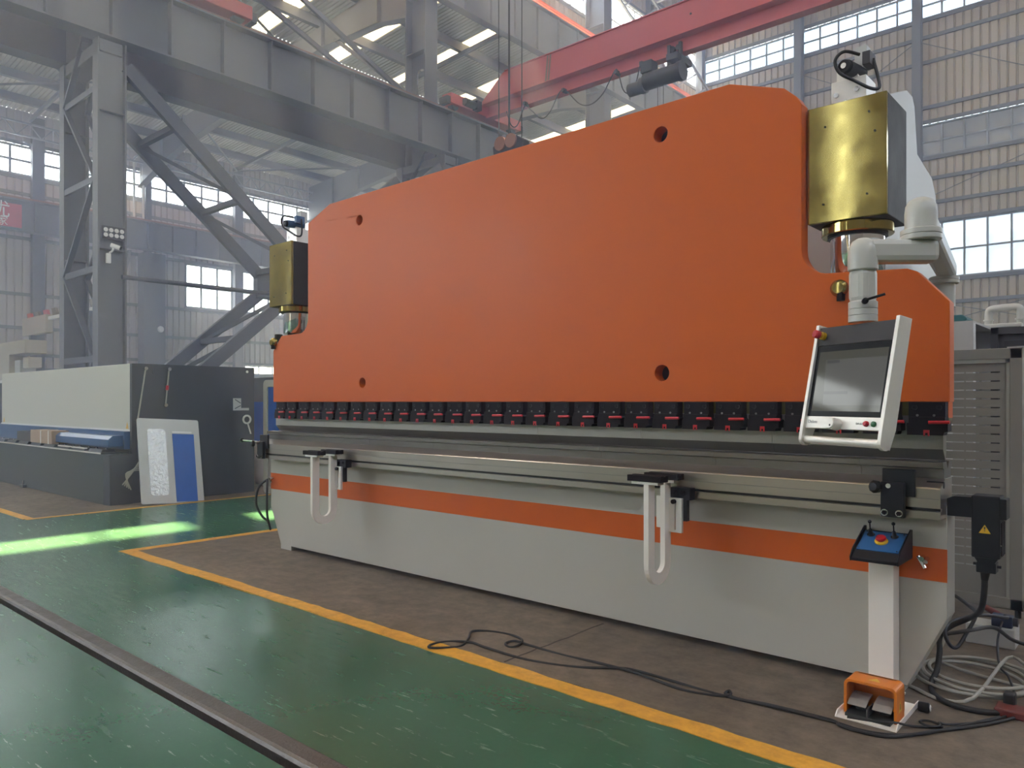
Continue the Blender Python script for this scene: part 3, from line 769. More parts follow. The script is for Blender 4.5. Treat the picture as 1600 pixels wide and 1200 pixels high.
# upper crab the ropes hang from
uc = thing('upper_crane_crab', 'crane crab high under the roof holding the long ropes, above the frame', 'crane crab', (bx, by, 24.2))
MB().box(bx - 1, bx + 1, by - 0.9, by + 0.9, 24.2, 24.7).build('frame', 'crane_red', uc)
MB().cyl((bx - 0.7, by, 24.9), (bx + 0.7, by, 24.9), 0.3, 18).build('drum', 'hoist_dark', uc)
ub = thing('upper_crane_bridge', 'upper crane bridge resting on the upper runway girder, above the frame', 'crane', (-21.1, by, 19.1))
for s in (-1.0, 1.0):
    MB().box(-20.6, XR - 0.6, by + s - 0.22, by + s + 0.22, 23.2, 24.2).build('box_girder', 'crane_red', ub)
MB().box(-21.4, -20.9, by - 2.2, by + 2.2, 19.0, 19.6).build('end_carriage', 'crane_red', ub)
for s in (-1, 1):
    MB().box(-21.3, -20.6, by + s - 0.25, by + s + 0.25, 19.6, 24.2).build('end_post', 'crane_red', ub)

# ================================================================== PRESS BRAKE
pb = thing('press_brake', 'long orange and light grey press brake filling the picture', 'press brake', (-3.93, 0.3, 0))
# ram
ram_out = ([(-7.015, 1.5), (-0.838, 1.5), (-0.838, 2.0), (-0.985, 2.165), (-1.03, 2.185)] +
           [(-1.42, 2.205)] + arc(-1.42, 2.355, 0.15, 270, 180, 10)[1:] +
           [(-1.57, 3.17), (-1.60, 3.22), (-1.67, 3.285), (-2.0, 3.40), (-6.03, 3.38), (-6.39, 3.25)] +
           [(-6.39, 2.36)] + arc(-6.54, 2.33, 0.15, 0, -90, 10)[1:] + [(-6.86, 2.175), (-7.015, 2.03)])
holes = [circle(-5.575, 3.154, 0.046), circle(-5.532, 1.674, 0.046), circle(-2.466, 3.208, 0.05), circle(-2.457, 1.684, 0.052)]
for hx_, hz_ in ((-5.575, 3.154), (-5.532, 1.674), (-2.466, 3.208), (-2.457, 1.684)):
    MB().cyl((hx_, 0.10, hz_), (hx_, 0.16, hz_), 0.08, 20).build('hole_backing', 'dark_steel', pb)  # dark discs added behind the holes to stop light showing through
MB().prism(ram_out, 1, 0.0, 0.10, holes).build('ram', 'orange', pb, 'orange painted ram plate with four round holes', bevel=0.004)
# bed
bed_out = [(-6.87, 0.045), (-1.03, 0.045), (-0.849, 0.42), (-0.849, 0.985), (-7.06, 0.985), (-7.06, 0.42)]
MB().prism(bed_out, 1, 0.0, 0.175).build('bed', 'white_grey', pb, 'light grey bed front plate', bevel=0.003)
MB().box(-7.061, -0.848, -0.002, 0.001, 0.600, 0.765).build('bed_stripe', 'orange', pb, 'orange stripe along the bed')
for x0, x1 in ((-6.87, -6.68), (-1.24, -1.05)):
    MB().box(x0, x1, -0.001, 0.30, 0.003, 0.11).build('foot', 'white_grey', pb)
# table with T-slot and die
TY = -0.13
tab = [(0.12, 0.925), (TY, 0.925), (TY, 0.963), (TY + 0.03, 0.963), (TY + 0.03, 0.980), (TY, 0.980), (TY, 1.024), (TY + 0.0015, 1.0255), (TY, 1.027), (TY, 1.074), (TY + 0.006, 1.080), (-0.03, 1.118), (0.12, 1.118)]
MB().prism(tab[::-1], 0, -7.055, -0.852).build('table', 'steel', pb, 'bare steel table with long clamping slot')
MB().box(-7.05, -0.857, TY + 0.025, TY + 0.028, 0.964, 0.979).build('slot_shade', 'sticker_black', pb)  # black strip paints the shade inside the slot
MB().box(-7.05, -0.857, TY - 0.0003, TY + 0.0003, 1.0245, 1.0265).build('scribe_line', 'bolt_dull', pb)
die = [(-0.030, 1.118), (-0.030, 1.166), (-0.055, 1.172), (-0.055, 1.200), (0.022, 1.202), (0.05, 1.165), (0.078, 1.202), (0.145, 1.200), (0.145, 1.172), (0.12, 1.166), (0.12, 1.118)]
XD = -7.045
while XD < -0.87:
    x1 = min(XD + 0.829, -0.855)
    MB().prism(die, 0, XD, x1 - 0.0015).build('die', 'die_steel', pb); XD += 0.829
# olive adapter bar and the punch segments
MB().box(-6.95, -0.845, 0.012, 0.088, 1.405, 1.5).build('tool_holder', 'olive_bar', pb, 'olive bar between ram and clamps')
MB().box(-0.872, -0.842, -0.004, 0.09, 1.42, 1.5).build('holder_end', 'orange', pb)
XP = -6.965
while XP < -0.9:
    x1 = min(XP + 0.8715, -0.86)
    MB().prism([(0.0, 1.43), (0.0, 1.262), (0.045, 1.206), (0.055, 1.206), (0.07, 1.262), (0.07, 1.43)], 0, XP, x1 - 0.002).build('punch', 'punch_steel', pb); XP += 0.8715
# quick clamps under the ram: body, jaw, lever, latch, two bolts
def clamp_meshes():
    up = MB().prism([(-0.085, 0.085), (0.080, 0.085), (0.080, 0.165), (-0.085, 0.165)], 1, -0.062, 0.0)
    up.box(-0.075, 0.07, -0.068, -0.06, 0.148, 0.163)
    low = MB().prism([(-0.088, 0.0), (0.074, 0.0), (0.078, 0.016), (0.094, 0.02), (0.094, 0.062), (0.082, 0.07), (0.082, 0.09), (-0.080, 0.09), (-0.080, 0.062), (-0.088, 0.058)], 1, -0.082, 0.0)
    lever = MB().cyl((0.015, -0.094, 0.064), (0.108, -0.094, 0.066), 0.0085, 10)
    lat = MB().prism([(-0.012, -0.004), (-0.005, -0.004), (-0.005, 0.012), (0.007, 0.012), (0.007, -0.004), (0.014, -0.004), (0.014, 0.026), (-0.012, 0.026)], 1, -0.087, -0.08)
    bolt = MB().cyl((0, -0.066, 0), (0, -0.058, 0), 0.006, 10)
    ring = MB().lathe([(0.006, 0.0), (0.014, 0.0), (0.014, 0.004), (0.006, 0.004)], (0, 0, 0), (0, -1, 0), 14)
    return [q.mesh(nm) for q, nm in ((up, 'clamp'), (low, 'jaw'), (lever, 'lever'), (lat, 'latch'), (bolt, 'bolt'), (ring, 'recess_ring'))]
cm_ = clamp_meshes()
cmm = ['black_oxide', 'black_oxide', 'red_plastic', 'red_plastic', 'bolt_dull', 'black']
for i in range(29):
    x = -0.924 - 0.2095 * i
    if i == 28: x += 0.02
    body = link('clamp', cm_[0], 'black_oxide', None); body.location = (x, 0.0, 1.335); adopt(body, pb)
    for j in (1, 2, 3):
        q = link(['', 'jaw', 'lever', 'latch'][j], cm_[j], cmm[j], None)
        q.parent = body
        if j == 2: q.rotation_euler = (0, 0, random.uniform(-0.05, 0.05))
    for dx, dz, j in ((-0.045, 0.098, 4), (0.03, 0.098, 4), (-0.058, 0.138, 5), (0.052, 0.138, 5)):
        q = link(['', '', '', '', 'bolt', 'recess_ring'][j], cm_[j], cmm[j], None)
        q.parent = body; q.location = (dx, -0.0635 if j == 5 else 0, dz)
# side frames (C plates) behind the ram
cf = [(0.12, 0.05), (2.30, 0.05), (2.30, 1.6), (2.02, 2.44), (1.88, 2.62), (1.74, 2.97), (1.64, 3.06), (1.24, 3.13), (1.17, 3.42), (1.12, 3.47), (0.98, 3.47), (0.52, 3.30), (0.52, 2.20), (0.95, 2.0), (1.05, 1.85), (1.05, 1.35), (0.95, 1.2), (0.55, 1.12), (0.12, 0.98)]
for x0 in (-1.34, -6.60):
    MB().prism(cf, 0, x0, x0 + 0.07, [circle(1.63, 2.80, 0.05)]).build('side_frame', 'frame_grey', pb, 'light grey C-shaped side frame', bevel=0.004)
MB().box(-6.53, -1.34, 1.35, 1.55, 0.3, 0.75).build('rear_beam', 'frame_grey', pb)
MB().box(-6.53, -1.34, 1.25, 1.95, 2.35, 2.85).build('oil_tank', 'frame_grey', pb)
# hydraulic cylinders
def cylinder(xc, side):
    x0, x1 = xc - 0.208, xc + 0.208
    b = MB().box(x0, x1, 0.085, 0.455, 2.50, 3.15).build('cylinder_block', 'dark_steel', pb, 'dark steel hydraulic cylinder block', bevel=0.004)
    fp = MB().box(x0, x1, 0.062, 0.085, 2.50, 3.15).build('front_plate', 'zinc_yellow', b, 'yellow zinc plated front', bevel=0.003)
    for dx, z in ((-0.11, 3.03), (0.12, 3.06), (0.15, 2.95), (-0.12, 2.60), (0.11, 2.62)):
        MB().cyl((xc + dx, 0.058, z), (xc + dx, 0.063, z), 0.006, 10).build('screw_hole', 'sticker_black', b)
    fl_ = MB().lathe([(0.0, 0.06), (0.186, 0.06), (0.19, 0.055), (0.19, 0.005), (0.185, 0.0), (0.0, 0.0)], (xc, 0.265, 2.44), n=40)
    fl_.build('flange_ring', 'zinc_yellow', b)
    MB().lathe([(0.143, 0), (0.158, 0.0), (0.158, 0.012), (0.143, 0.012)], (xc, 0.265, 2.428), n=40).build('seal_ring', 'black', b)
    MB().lathe([(0, 0.225), (0.143, 0.225), (0.143, 0.012), (0.135, 0.0), (0, 0.0)], (xc, 0.265, 2.215), n=48).build('piston_rod', 'chrome', b)
    MB().lathe([(0, 0.03), (0.10, 0.03), (0.10, 0.01), (0.09, 0.0), (0, 0.0)], (xc, 0.265, 2.19), n=36).build('rod_collar', 'dark_steel', b)
    # ball seat bolted to the shoulder of the ram
    s = xc - 0.01
    MB().lathe([(0, 0.03), (0.03, 0.028), (0.045, 0.014), (0.048, 0.0), (0.045, -0.02), (0, -0.02)], (s, -0.012, 2.115), (0, -1, 0), 24).build('ball_seat', 'zinc_yellow', b)
    MB().cyl((s + 0.01, -0.02, 2.045), (s + 0.01, -0.02, 2.09), 0.022, 6).build('lock_nut', 'black_oxide', b)
    MB().cyl((s, 0.05, 2.12), (s, 0.05, 2.20), 0.04, 16).build('stud', 'dark_steel', b)
    # valve manifold on top
    v = MB().box(xc - 0.13, xc + 0.06, 0.22, 0.40, 3.15, 3.33).build('valve_block', 'aluminium', pb, 'aluminium valve manifold', bevel=0.003)
    MB().box(xc - 0.105, xc + 0.01, 0.24, 0.36, 3.33, 3.40).build('manifold_step', 'aluminium', v)
    MB().box(xc - 0.02, xc + 0.045, 0.28, 0.36, 3.40, 3.52).build('solenoid_cover', 'cabinet_grey', v)
    MB().cyl((xc - 0.005, 0.34, 3.385), (xc - 0.03, 0.16, 3.375), 0.04, 18).build('solenoid', 'shear_blue' if side < 0 else 'dark_grey', v)
    MB().cyl((xc - 0.03, 0.16, 3.375), (xc - 0.033, 0.135, 3.374), 0.034, 18).build('solenoid_cap', 'black', v)
    MB().cyl((xc - 0.033, 0.135, 3.374), (xc - 0.034, 0.128, 3.3735), 0.016, 12).build('solenoid_nut', 'bolt_steel', v)
    MB().box(xc + 0.045, xc + 0.085, 0.20, 0.30, 3.38, 3.45).build('terminal_box', 'dark_grey' if side > 0 else 'shear_blue', v)
    for dx, dz in ((-0.05, 0.05), (-0.02, 0.045), (-0.07, 0.02), (0.01, 0.11), (-0.1, 0.1)):
        MB().cyl((xc + dx, 0.212, 3.15 + dz), (xc + dx, 0.222, 3.15 + dz), 0.014, 12).build('plug_screw', 'bolt_steel', v)
    pt = [(xc + 0.03, 0.2, 3.44), (xc - 0.03, 0.13, 3.45), (xc - 0.075, 0.12, 3.41), (xc - 0.055, 0.13, 3.34), (xc + 0.01, 0.16, 3.29), (xc + 0.09, 0.2, 3.235), (xc + 0.125, 0.23, 3.24), (xc + 0.11, 0.25, 3.32), (xc + 0.085, 0.26, 3.42)]
    MB().tube(smooth_path(pt, 6), 0.009, 8).build('valve_cable', 'rubber', v)
cylinder(-1.352, 1)
cylinder(-6.985, -1)
# end stop brackets on the table
def end_bracket(x, s, name):
    a = MB().box(x - 0.075, x + 0.075, -0.148, -0.13, 1.03, 1.165).build(name, 'black', pb, 'black end bracket bolted to the table', bevel=0.003)
    MB().box(x - 0.075, x + 0.035, -0.18, -0.148, 0.925, 1.10).build('bracket_plate', 'black', a, bevel=0.004)
    for dx in (-0.055, 0.012):
        MB().cyl((x + dx, -0.186, 0.948), (x + dx, -0.18, 0.948), 0.017, 18).build('washer', 'bolt_steel', a)
        MB().cyl((x + dx, -0.194, 0.948), (x + dx, -0.186, 0.948), 0.012, 6).build('bolt', 'black_oxide', a)
    MB().lathe([(0, 0.03), (0.02, 0.03), (0.032, 0.02), (0.032, 0.0), (0.018, -0.01), (0, -0.01)], (x - 0.085 * 1, -0.205, 1.075), (-0.35, -1, 0.1), 9).build('star_knob', 'black', a)
    MB().cyl((x - 0.03, -0.18, 1.085), (x - 0.03, -0.215, 1.085), 0.012, 12).build('pin', 'bolt_steel', a)
    MB().cyl((x + s * 0.11, -0.06, 1.09), (x + s * 0.185, -0.06, 1.09), 0.017, 12).build('side_knob', 'black', a)
end_bracket(-1.035, 1, 'end_bracket')
end_bracket(-6.95, -1, 'end_bracket')
MB().cyl((-7.05, -0.12, 1.09), (-7.35, -0.16, 1.10), 0.008, 8).build('clamp_bar', 'bolt_steel', pb, 'thin bright bar sticking out at the left end')
MB().lathe([(0, 0.02), (0.022, 0.012), (0.022, -0.012), (0, -0.02)], (-7.36, -0.16, 1.10), (1, 0, 0), 12).build('clamp_knob', 'black', pb)
# crowning motor at the right end
mt = MB().prism([(-0.852, 0.935), (-0.60, 0.935), (-0.60, 1.035), (-0.82, 1.035), (-0.852, 1.02)], 1, 0.0, 0.10).build('motor_bracket', 'black', pb, 'black crowning drive at the table end', bevel=0.004)
MB().box(-0.745, -0.625, -0.005, 0.115, 0.745, 1.045).build('motor_body', 'black', mt, bevel=0.006)
for z in (0.79, 0.97):
    for y in (0.01, 0.05, 0.09):
        MB().cyl((-0.626, y, z + 0.02), (-0.62, y, z + 0.02), 0.006, 8).build('cover_screw', 'bolt_steel', mt)
MB().lathe([(0.028, 0), (0.034, 0), (0.034, 0.004), (0.028, 0.004)], (-0.625, 0.055, 0.985), (1, 0, 0), 20).build('cover_ring', 'bolt_steel', mt)
for y in (0.02, 0.055, 0.09):
    MB().box(-0.626, -0.618, y - 0.006, y + 0.006, 0.76, 0.92).build('cooling_fin', 'black', mt)
MB().prism([(-0.735, 0.745), (-0.635, 0.745), (-0.65, 0.72), (-0.72, 0.72)], 1, 0.01, 0.10).build('motor_neck', 'black', mt)
MB().box(-0.728, -0.645, 0.015, 0.09, 0.67, 0.72).build('connector_housing', 'black', mt, bevel=0.004)
MB().cyl((-0.745, 0.05, 0.705), (-0.628, 0.05, 0.700), 0.007, 8).build('connector_latch', 'black', mt)
MB().cyl((-0.695, 0.05, 0.67), (-0.697, 0.05, 0.63), 0.022, 14, 0.016).build('cable_gland', 'black', mt)
tri = [(-0.713, 0.865), (-0.663, 0.865), (-0.688, 0.907)]
MB().prism(tri, 1, -0.0065, -0.005).build('warning_sign', 'yellow_plastic', mt, 'yellow triangular warning sign')
MB().prism([(-0.6905, 0.884), (-0.6855, 0.884), (-0.6845, 0.897), (-0.6915, 0.897)], 1, -0.0072, -0.006).build('warning_mark', 'sticker_black', mt)
MB().cyl((-0.688, -0.0072, 0.878), (-0.688, -0.006, 0.878), 0.0025, 8).build('warning_dot', 'sticker_black', mt)
# grease nipples on the stripe at both ends
for x, s in ((-0.955, 1), (-7.02, -1)):
    n1 = MB().cyl((x, 0.0, 0.715), (x, -0.045, 0.712), 0.012, 12).build('hose_fitting', 'chrome', pb, 'bright hose fitting on the stripe')
    MB().cyl((x - 0.02, -0.02, 0.72), (x + 0.015, -0.03, 0.665), 0.010, 12).build('fitting_elbow', 'chrome', n1)
    MB().cyl((x + 0.02, -0.01, 0.712), (x + 0.02, -0.05, 0.700), 0.011, 12).build('fitting_nut', 'chrome', n1)
MB().tube(smooth_path([(-7.04, -0.05, 0.70), (-7.14, -0.09, 0.62), (-7.18, -0.10, 0.45), (-7.12, -0.07, 0.32), (-7.05, -0.03, 0.26)], 8), 0.012, 8).build('grease_hose', 'rubber', pb, 'black hose loop at the left end')
MB().tube(smooth_path([(-7.03, -0.06, 0.70), (-7.0, -0.08, 0.6), (-7.0, -0.08, 0.35), (-7.02, -0.03, 0.18)], 8), 0.012, 8).build('grease_hose', 'rubber', pb, 'black hose hanging at the left end')
# sheet support arms
def support_arm(x):
    ya, yb, w = -0.45, -0.19, 0.072
    yc, ro = (ya + yb) / 2, (yb - ya) / 2
    zb = 0.42 + ro
    out = [(ya, 1.02)] + arc(yc, zb, ro, 180, 360, 16) + [(yb, 1.02), (yb - w, 1.02)] + arc(yc, zb, ro - w, 360, 180, 16) + [(ya + w, 1.02)]
    u = MB().prism(out, 0, x - 0.016, x + 0.016).build('support_arm', 'pedestal_white', pb, 'white U-shaped sheet support arm', bevel=0.003)
    for y in (ya + w / 2, yb - w / 2):
        MB().box(x - 0.10, x + 0.075, y - 0.034, y + 0.034, 1.02, 1.036).build('pad_plate', 'aluminium', u)
        p = MB().prism([(y - 0.042, 1.036), (y + 0.042, 1.036), (y + 0.042, 1.072), (y + 0.012, 1.072), (y + 0.012, 1.064), (y - 0.012, 1.064), (y - 0.012, 1.072), (y - 0.042, 1.072)], 0, x - 0.125, x + 0.10)
        p.build('pad', 'black_oxide', u, 'black grooved support pad', bevel=0.002)
    sl = MB().prism([(x + 0.01, 0.72), (x + 0.10, 0.72), (x + 0.10, 0.925), (x + 0.01, 0.925)], 1, -0.215, -0.195, [[(x + 0.052, 0.735), (x + 0.062, 0.735), (x + 0.062, 0.905), (x + 0.052, 0.905)]])
    sl.build('slide_plate', 'aluminium', u)
    MB().box(x - 0.07, x - 0.016, -0.215, -0.195, 0.74, 0.93).build('slide_plate', 'aluminium', u)
    MB().cyl((x + 0.052, -0.235, 0.905), (x + 0.052, -0.215, 0.905), 0.014, 12).build('slide_bolt', 'black_oxide', u)
    MB().box(x + 0.0, x + 0.145, -0.195, -0.13, 0.915, 0.985).build('carriage', 'black', u, 'black carriage block on the table slot', bevel=0.003)
    MB().box(x + 0.088, x + 0.125, -0.195, -0.165, 0.79, 0.92).build('carriage_leg', 'black', u)
    for dx in (0.045, 0.10):
        MB().lathe([(0, 0.008), (0.010, 0.008), (0.010, 0.004), (0.017, 0.004), (0.017, 0.0)], (x + dx, -0.195, 0.958), (0, -1, 0), 14).build('carriage_bolt', 'black_oxide', u)
support_arm(-2.30)
support_arm(-5.66)

# ================================================================== CONTROL PENDANT
pn = thing('control_pendant', 'swivelling control panel with touch screen hanging from a grey jointed arm', 'control panel', (-1.135, 1.34, 2.35))
def square_tube(p, q, w, name, parent, m='arm_grey'):
    return MB().bar(p, q, w, w).build(name, m, parent, bevel=0.028)
# arm: from the side frame forward, elbow down, short cross arm, elbow down to the collar
MB().box(-1.27, -1.135, 1.25, 1.43, 2.12, 2.22).build('wall_bracket', 'arm_grey', pn, bevel=0.01)
MB().cyl((-1.135, 1.34, 2.12), (-1.135, 1.34, 2.28), 0.065, 24).build('pivot_post', 'arm_grey', pn)
MB().lathe([(0, 0.05), (0.082, 0.05), (0.088, 0.045), (0.088, 0.028), (0.084, 0.025), (0.088, 0.022), (0.088, 0.005), (0.082, 0), (0, 0)], (-1.135, 1.34, 2.27), n=32).build('pivot_ring', 'arm_grey', pn)
square_tube((-1.135, 1.42, 2.37), (-0.905, -0.27, 2.37), 0.115, 'rear_arm', pn)
MB().lathe([(0, 0.175), (0.03, 0.172), (0.052, 0.160), (0.066, 0.135), (0.07, 0.10), (0.07, 0.0), (0, 0)], (-0.895, -0.315, 2.285), n=28).build('elbow', 'arm_grey', pn)
MB().lathe([(0, 0.055), (0.082, 0.055), (0.088, 0.05), (0.088, 0.03), (0.084, 0.027), (0.088, 0.024), (0.088, 0.005), (0.082, 0), (0, 0)], (-0.895, -0.315, 2.255), n=32).build('swivel_ring', 'arm_grey', pn)
e0 = Vector((-1.10, -0.495, 2.205)); e1 = Vector((-0.885, -0.31, 2.205))
square_tube(e0, e1 + (e1 - e0).normalized() * 0.055, 0.108, 'cross_arm', pn)
MB().lathe([(0, 0.075), (0.025, 0.072), (0.048, 0.058), (0.062, 0.03), (0.066, 0.0), (0.066, -0.075), (0.060, -0.08), (0, -0.08)], (-1.10, -0.495, 2.195), n=28).build('elbow', 'arm_grey', pn)
MB().bar((-1.10, -0.495, 2.13), (-1.10, -0.495, 1.96), 0.103, 0.103, up=(math.cos(R(-28)), math.sin(R(-28)), 0)).build('drop_tube', 'arm_grey', pn, bevel=0.03)
MB().lathe([(0, 0.10), (0.055, 0.10), (0.064, 0.092), (0.064, 0.062), (0.061, 0.06), (0.064, 0.058), (0.064, 0.032), (0.061, 0.03), (0.064, 0.028), (0.064, 0.0), (0, 0.0)], (-1.10, -0.495, 1.875), n=32).build('collar', 'arm_grey', pn)
lvr = MB().cyl((-1.075, -0.555, 1.965), (-1.065, -0.575, 1.965), 0.014, 12)
lvr.cyl((-1.065, -0.575, 1.968), (-0.985, -0.56, 1.99), 0.006, 10)
lvr.build('clamp_lever', 'black', pn, 'black clamping lever on the collar')
# panel in its own frame: x to the right, y away from the operator, z up; leans back
PM = Matrix.Translation((-1.115, -0.529, 1.866)) @ Matrix.Rotation(R(-27.9), 4, 'Z') @ Matrix.Rotation(-R(11.0), 4, 'X')
W2, H2 = 0.248, 0.58
def pan(mb, name, m, label=None, bevel=0, parent=None): return mb.build(name, m, parent or pn, label, bevel, M=PM)
hs = pan(MB().box(-W2 + 0.02, W2 - 0.02, 0.004, 0.075, -0.49, -0.002), 'housing', 'dark_grey', 'dark grey panel housing', 0.006)
pan(MB().prism([(-W2 + 0.018, -0.092), (W2 - 0.018, -0.092), (W2 - 0.018, -0.002), (-W2 + 0.018, -0.002)], 1, -0.002, 0.004), 'top_plate', 'dark_grey', None, 0)
pan(MB().box(-W2 + 0.018, W2 - 0.018, -0.001, 0.004, -0.442, -0.094), 'bezel', 'bezel', 'black glossy screen bezel')
sc_ = pan(MB().box(-W2 + 0.042, W2 - 0.042, -0.0016, -0.0008, -0.418, -0.125), 'screen', 'screen', 'lit touch screen with a pale drawing page')
pan(MB().box(-W2 + 0.018, W2 - 0.018, -0.003, 0.02, -0.502, -0.444), 'front_strip', 'aluminium', 'silver strip with knob and buttons', 0.002)
for s in (-1, 1):
    prof = [(-0.012, 0.012), (0.06, 0.012), (0.06, -0.49)] + arc(0.015, -0.555, 0.032, 0, -180, 10) + [(-0.018, -0.50)]
    pan(MB().prism(prof, 0, s * (W2 - 0.009) - 0.010, s * (W2 - 0.009) + 0.010), 'side_rail', 'aluminium', None, 0.003)
pan(MB().cyl((-W2 + 0.01, 0.015, -0.558), (W2 - 0.01, 0.015, -0.558), 0.020, 20), 'handle_bar', 'aluminium', 'silver grip bar below the panel')
kb = MB().lathe([(0, 0.052), (0.024, 0.052), (0.028, 0.048), (0.028, 0.0), (0, 0.0)], (-0.025, -0.003, -0.482), (0, -1, 0), 28)
pan(kb, 'hand_wheel', 'aluminium', 'round silver hand wheel')
pan(MB().cyl((-0.018, -0.0555, -0.492), (-0.018, -0.0545, -0.492), 0.005, 12), 'finger_dimple', 'dark_grey')
pan(MB().lathe([(0, 0.016), (0.008, 0.015), (0.0125, 0.009), (0.013, 0.0), (0, 0.0)], (0.145, -0.003, -0.474), (0, -1, 0), 20), 'stop_button', 'red_plastic', 'red round button')
pan(MB().lathe([(0, 0.012), (0.008, 0.011), (0.0125, 0.007), (0.013, 0.0), (0, 0.0)], (0.186, -0.003, -0.474), (0, -1, 0), 20), 'start_button', 'green_plastic', 'green round button')
es = MB().lathe([(0, 0.062), (0.015, 0.062), (0.020, 0.057), (0.020, 0.036), (0.013, 0.034)], (-W2 + 0.05, -0.001, -0.045), (0, -1, 0), 22)
pan(es, 'emergency_stop', 'red_plastic', 'dark red emergency stop mushroom')
pan(MB().lathe([(0, 0.034), (0.014, 0.034), (0.014, 0.02), (0.019, 0.018), (0.019, 0.0), (0, 0)], (-W2 + 0.05, -0.001, -0.045), (0, -1, 0), 22), 'stop_collar', 'yellow_plastic')
TXT = Matrix.Rotation(R(90), 4, 'X')
t1 = text('brand_lettering', 'Delem', 'print_grey', 0.022, PM @ Matrix.Translation((-0.185, -0.0035, -0.471)) @ TXT, pn)
t2 = text('model_lettering', 'DA-66S', 'print_grey', 0.013, PM @ Matrix.Translation((0.105, -0.0035, -0.474)) @ TXT, pn)

# ================================================================== CONTROL PEDESTAL
pd = thing('control_pedestal', 'slim white pedestal with a sloped black console and blue button plate', 'control stand', (-1.12, -0.06, 0))
MB().box(-1.185, -1.065, -0.115, -0.01, 0.003, 0.73).build('post', 'pedestal_white', pd, 'white square post', bevel=0.003)
MB().box(-1.215, -1.035, -0.145, -0.008, 0.003, 0.012).build('base_plate', 'pedestal_white', pd)
# console: side profile in y,z
cz = 0.705
prof = [(-0.285, cz), (-0.02, cz + 0.0), (-0.02, cz + 0.145), (-0.055, cz + 0.150), (-0.245, cz + 0.062), (-0.290, cz + 0.022)]
cx0, cx1 = -1.225, -1.000
con = MB().prism([(-0.275, cz), (-0.02, cz), (-0.02, cz + 0.12), (-0.055, cz + 0.128), (-0.235, cz + 0.046), (-0.278, cz + 0.018)], 0, cx0 + 0.006, cx1 - 0.006).build('console', 'black', pd, 'black sloped console box', bevel=0.003)
for x in (cx0, cx1 - 0.006):
    MB().prism(prof, 0, x, x + 0.006).build('console_cheek', 'black', pd, bevel=0.002)
# tilted frame of the button plate
sl = math.atan2(0.128 - 0.046, 0.18)
KM = Matrix.Translation(((cx0 + cx1) / 2, -0.145, cz + 0.0872)) @ Matrix.Rotation(sl, 4, 'X')
def con_p(mb, name, m, label=None, bevel=0): return mb.build(name, m, pd, label, bevel, M=KM)
con_p(MB().box(-0.098, 0.098, -0.088, 0.085, 0.0, 0.004), 'button_plate', 'blue_panel', 'blue control plate')
for x, y in ((-0.088, -0.078), (0.088, -0.078), (-0.088, 0.075), (0.088, 0.075)):
    con_p(MB().cyl((x, y, 0.004), (x, y, 0.006), 0.004, 10), 'plate_screw', 'bolt_steel')
for x in (-0.062, 0.05):
    con_p(MB().cyl((x, 0.045, 0.004), (x, 0.045, 0.008), 0.018, 20), 'joystick_base', 'bolt_steel')
    con_p(MB().cyl((x, 0.045, 0.008), (x, 0.045, 0.040), 0.013, 14, 0.008), 'joystick_boot', 'rubber')
    KI = KM.inverted().to_3x3() @ Vector((0.0, 0.0, 1.0))
    p = Vector((x, 0.045, 0.04)); q = p + (Vector((0, 0, 1)) + KI).normalized() * 0.04
    con_p(MB().cyl(p, q, 0.0035, 8), 'joystick_rod', 'black_oxide')
    con_p(MB().lathe([(0, -0.0095), (0.005, -0.008), (0.0085, -0.004), (0.0095, 0), (0.0085, 0.004), (0.005, 0.008), (0, 0.0095)], q, (0, 0, 1), 14), 'joystick_ball', 'black')
con_p(MB().lathe([(0, 0.012), (0.030, 0.012), (0.032, 0.009), (0.032, 0.004), (0, 0.004)], (0.0, -0.005, 0), n=26), 'stop_collar', 'yellow_plastic', 'yellow ring')
con_p(MB().lathe([(0, 0.036), (0.012, 0.036), (0.022, 0.033), (0.025, 0.028), (0.024, 0.02), (0.016, 0.012), (0, 0.012)], (0.0, -0.005, 0), n=26), 'emergency_stop', 'red_plastic', 'red mushroom button')

# ================================================================== FOOT PEDAL
fp = thing('foot_pedal', 'orange hooded double foot pedal on a white tray before the pedestal', 'foot switch', (-1.08, -0.35, 0))
px0, px1, py0, py1 = -1.215, -0.945, -0.535, -0.135
MB().box(px0, px1, py0, py1, 0.003, 0.008).build('tray', 'pedestal_white', fp, 'white folded tray')
for x in (px0, px1 - 0.005):
    MB().prism([(py0, 0.008), (py1, 0.008), (py1, 0.03), (py0 + 0.03, 0.03)], 0, x, x + 0.005).build('tray_lip', 'pedestal_white', fp)
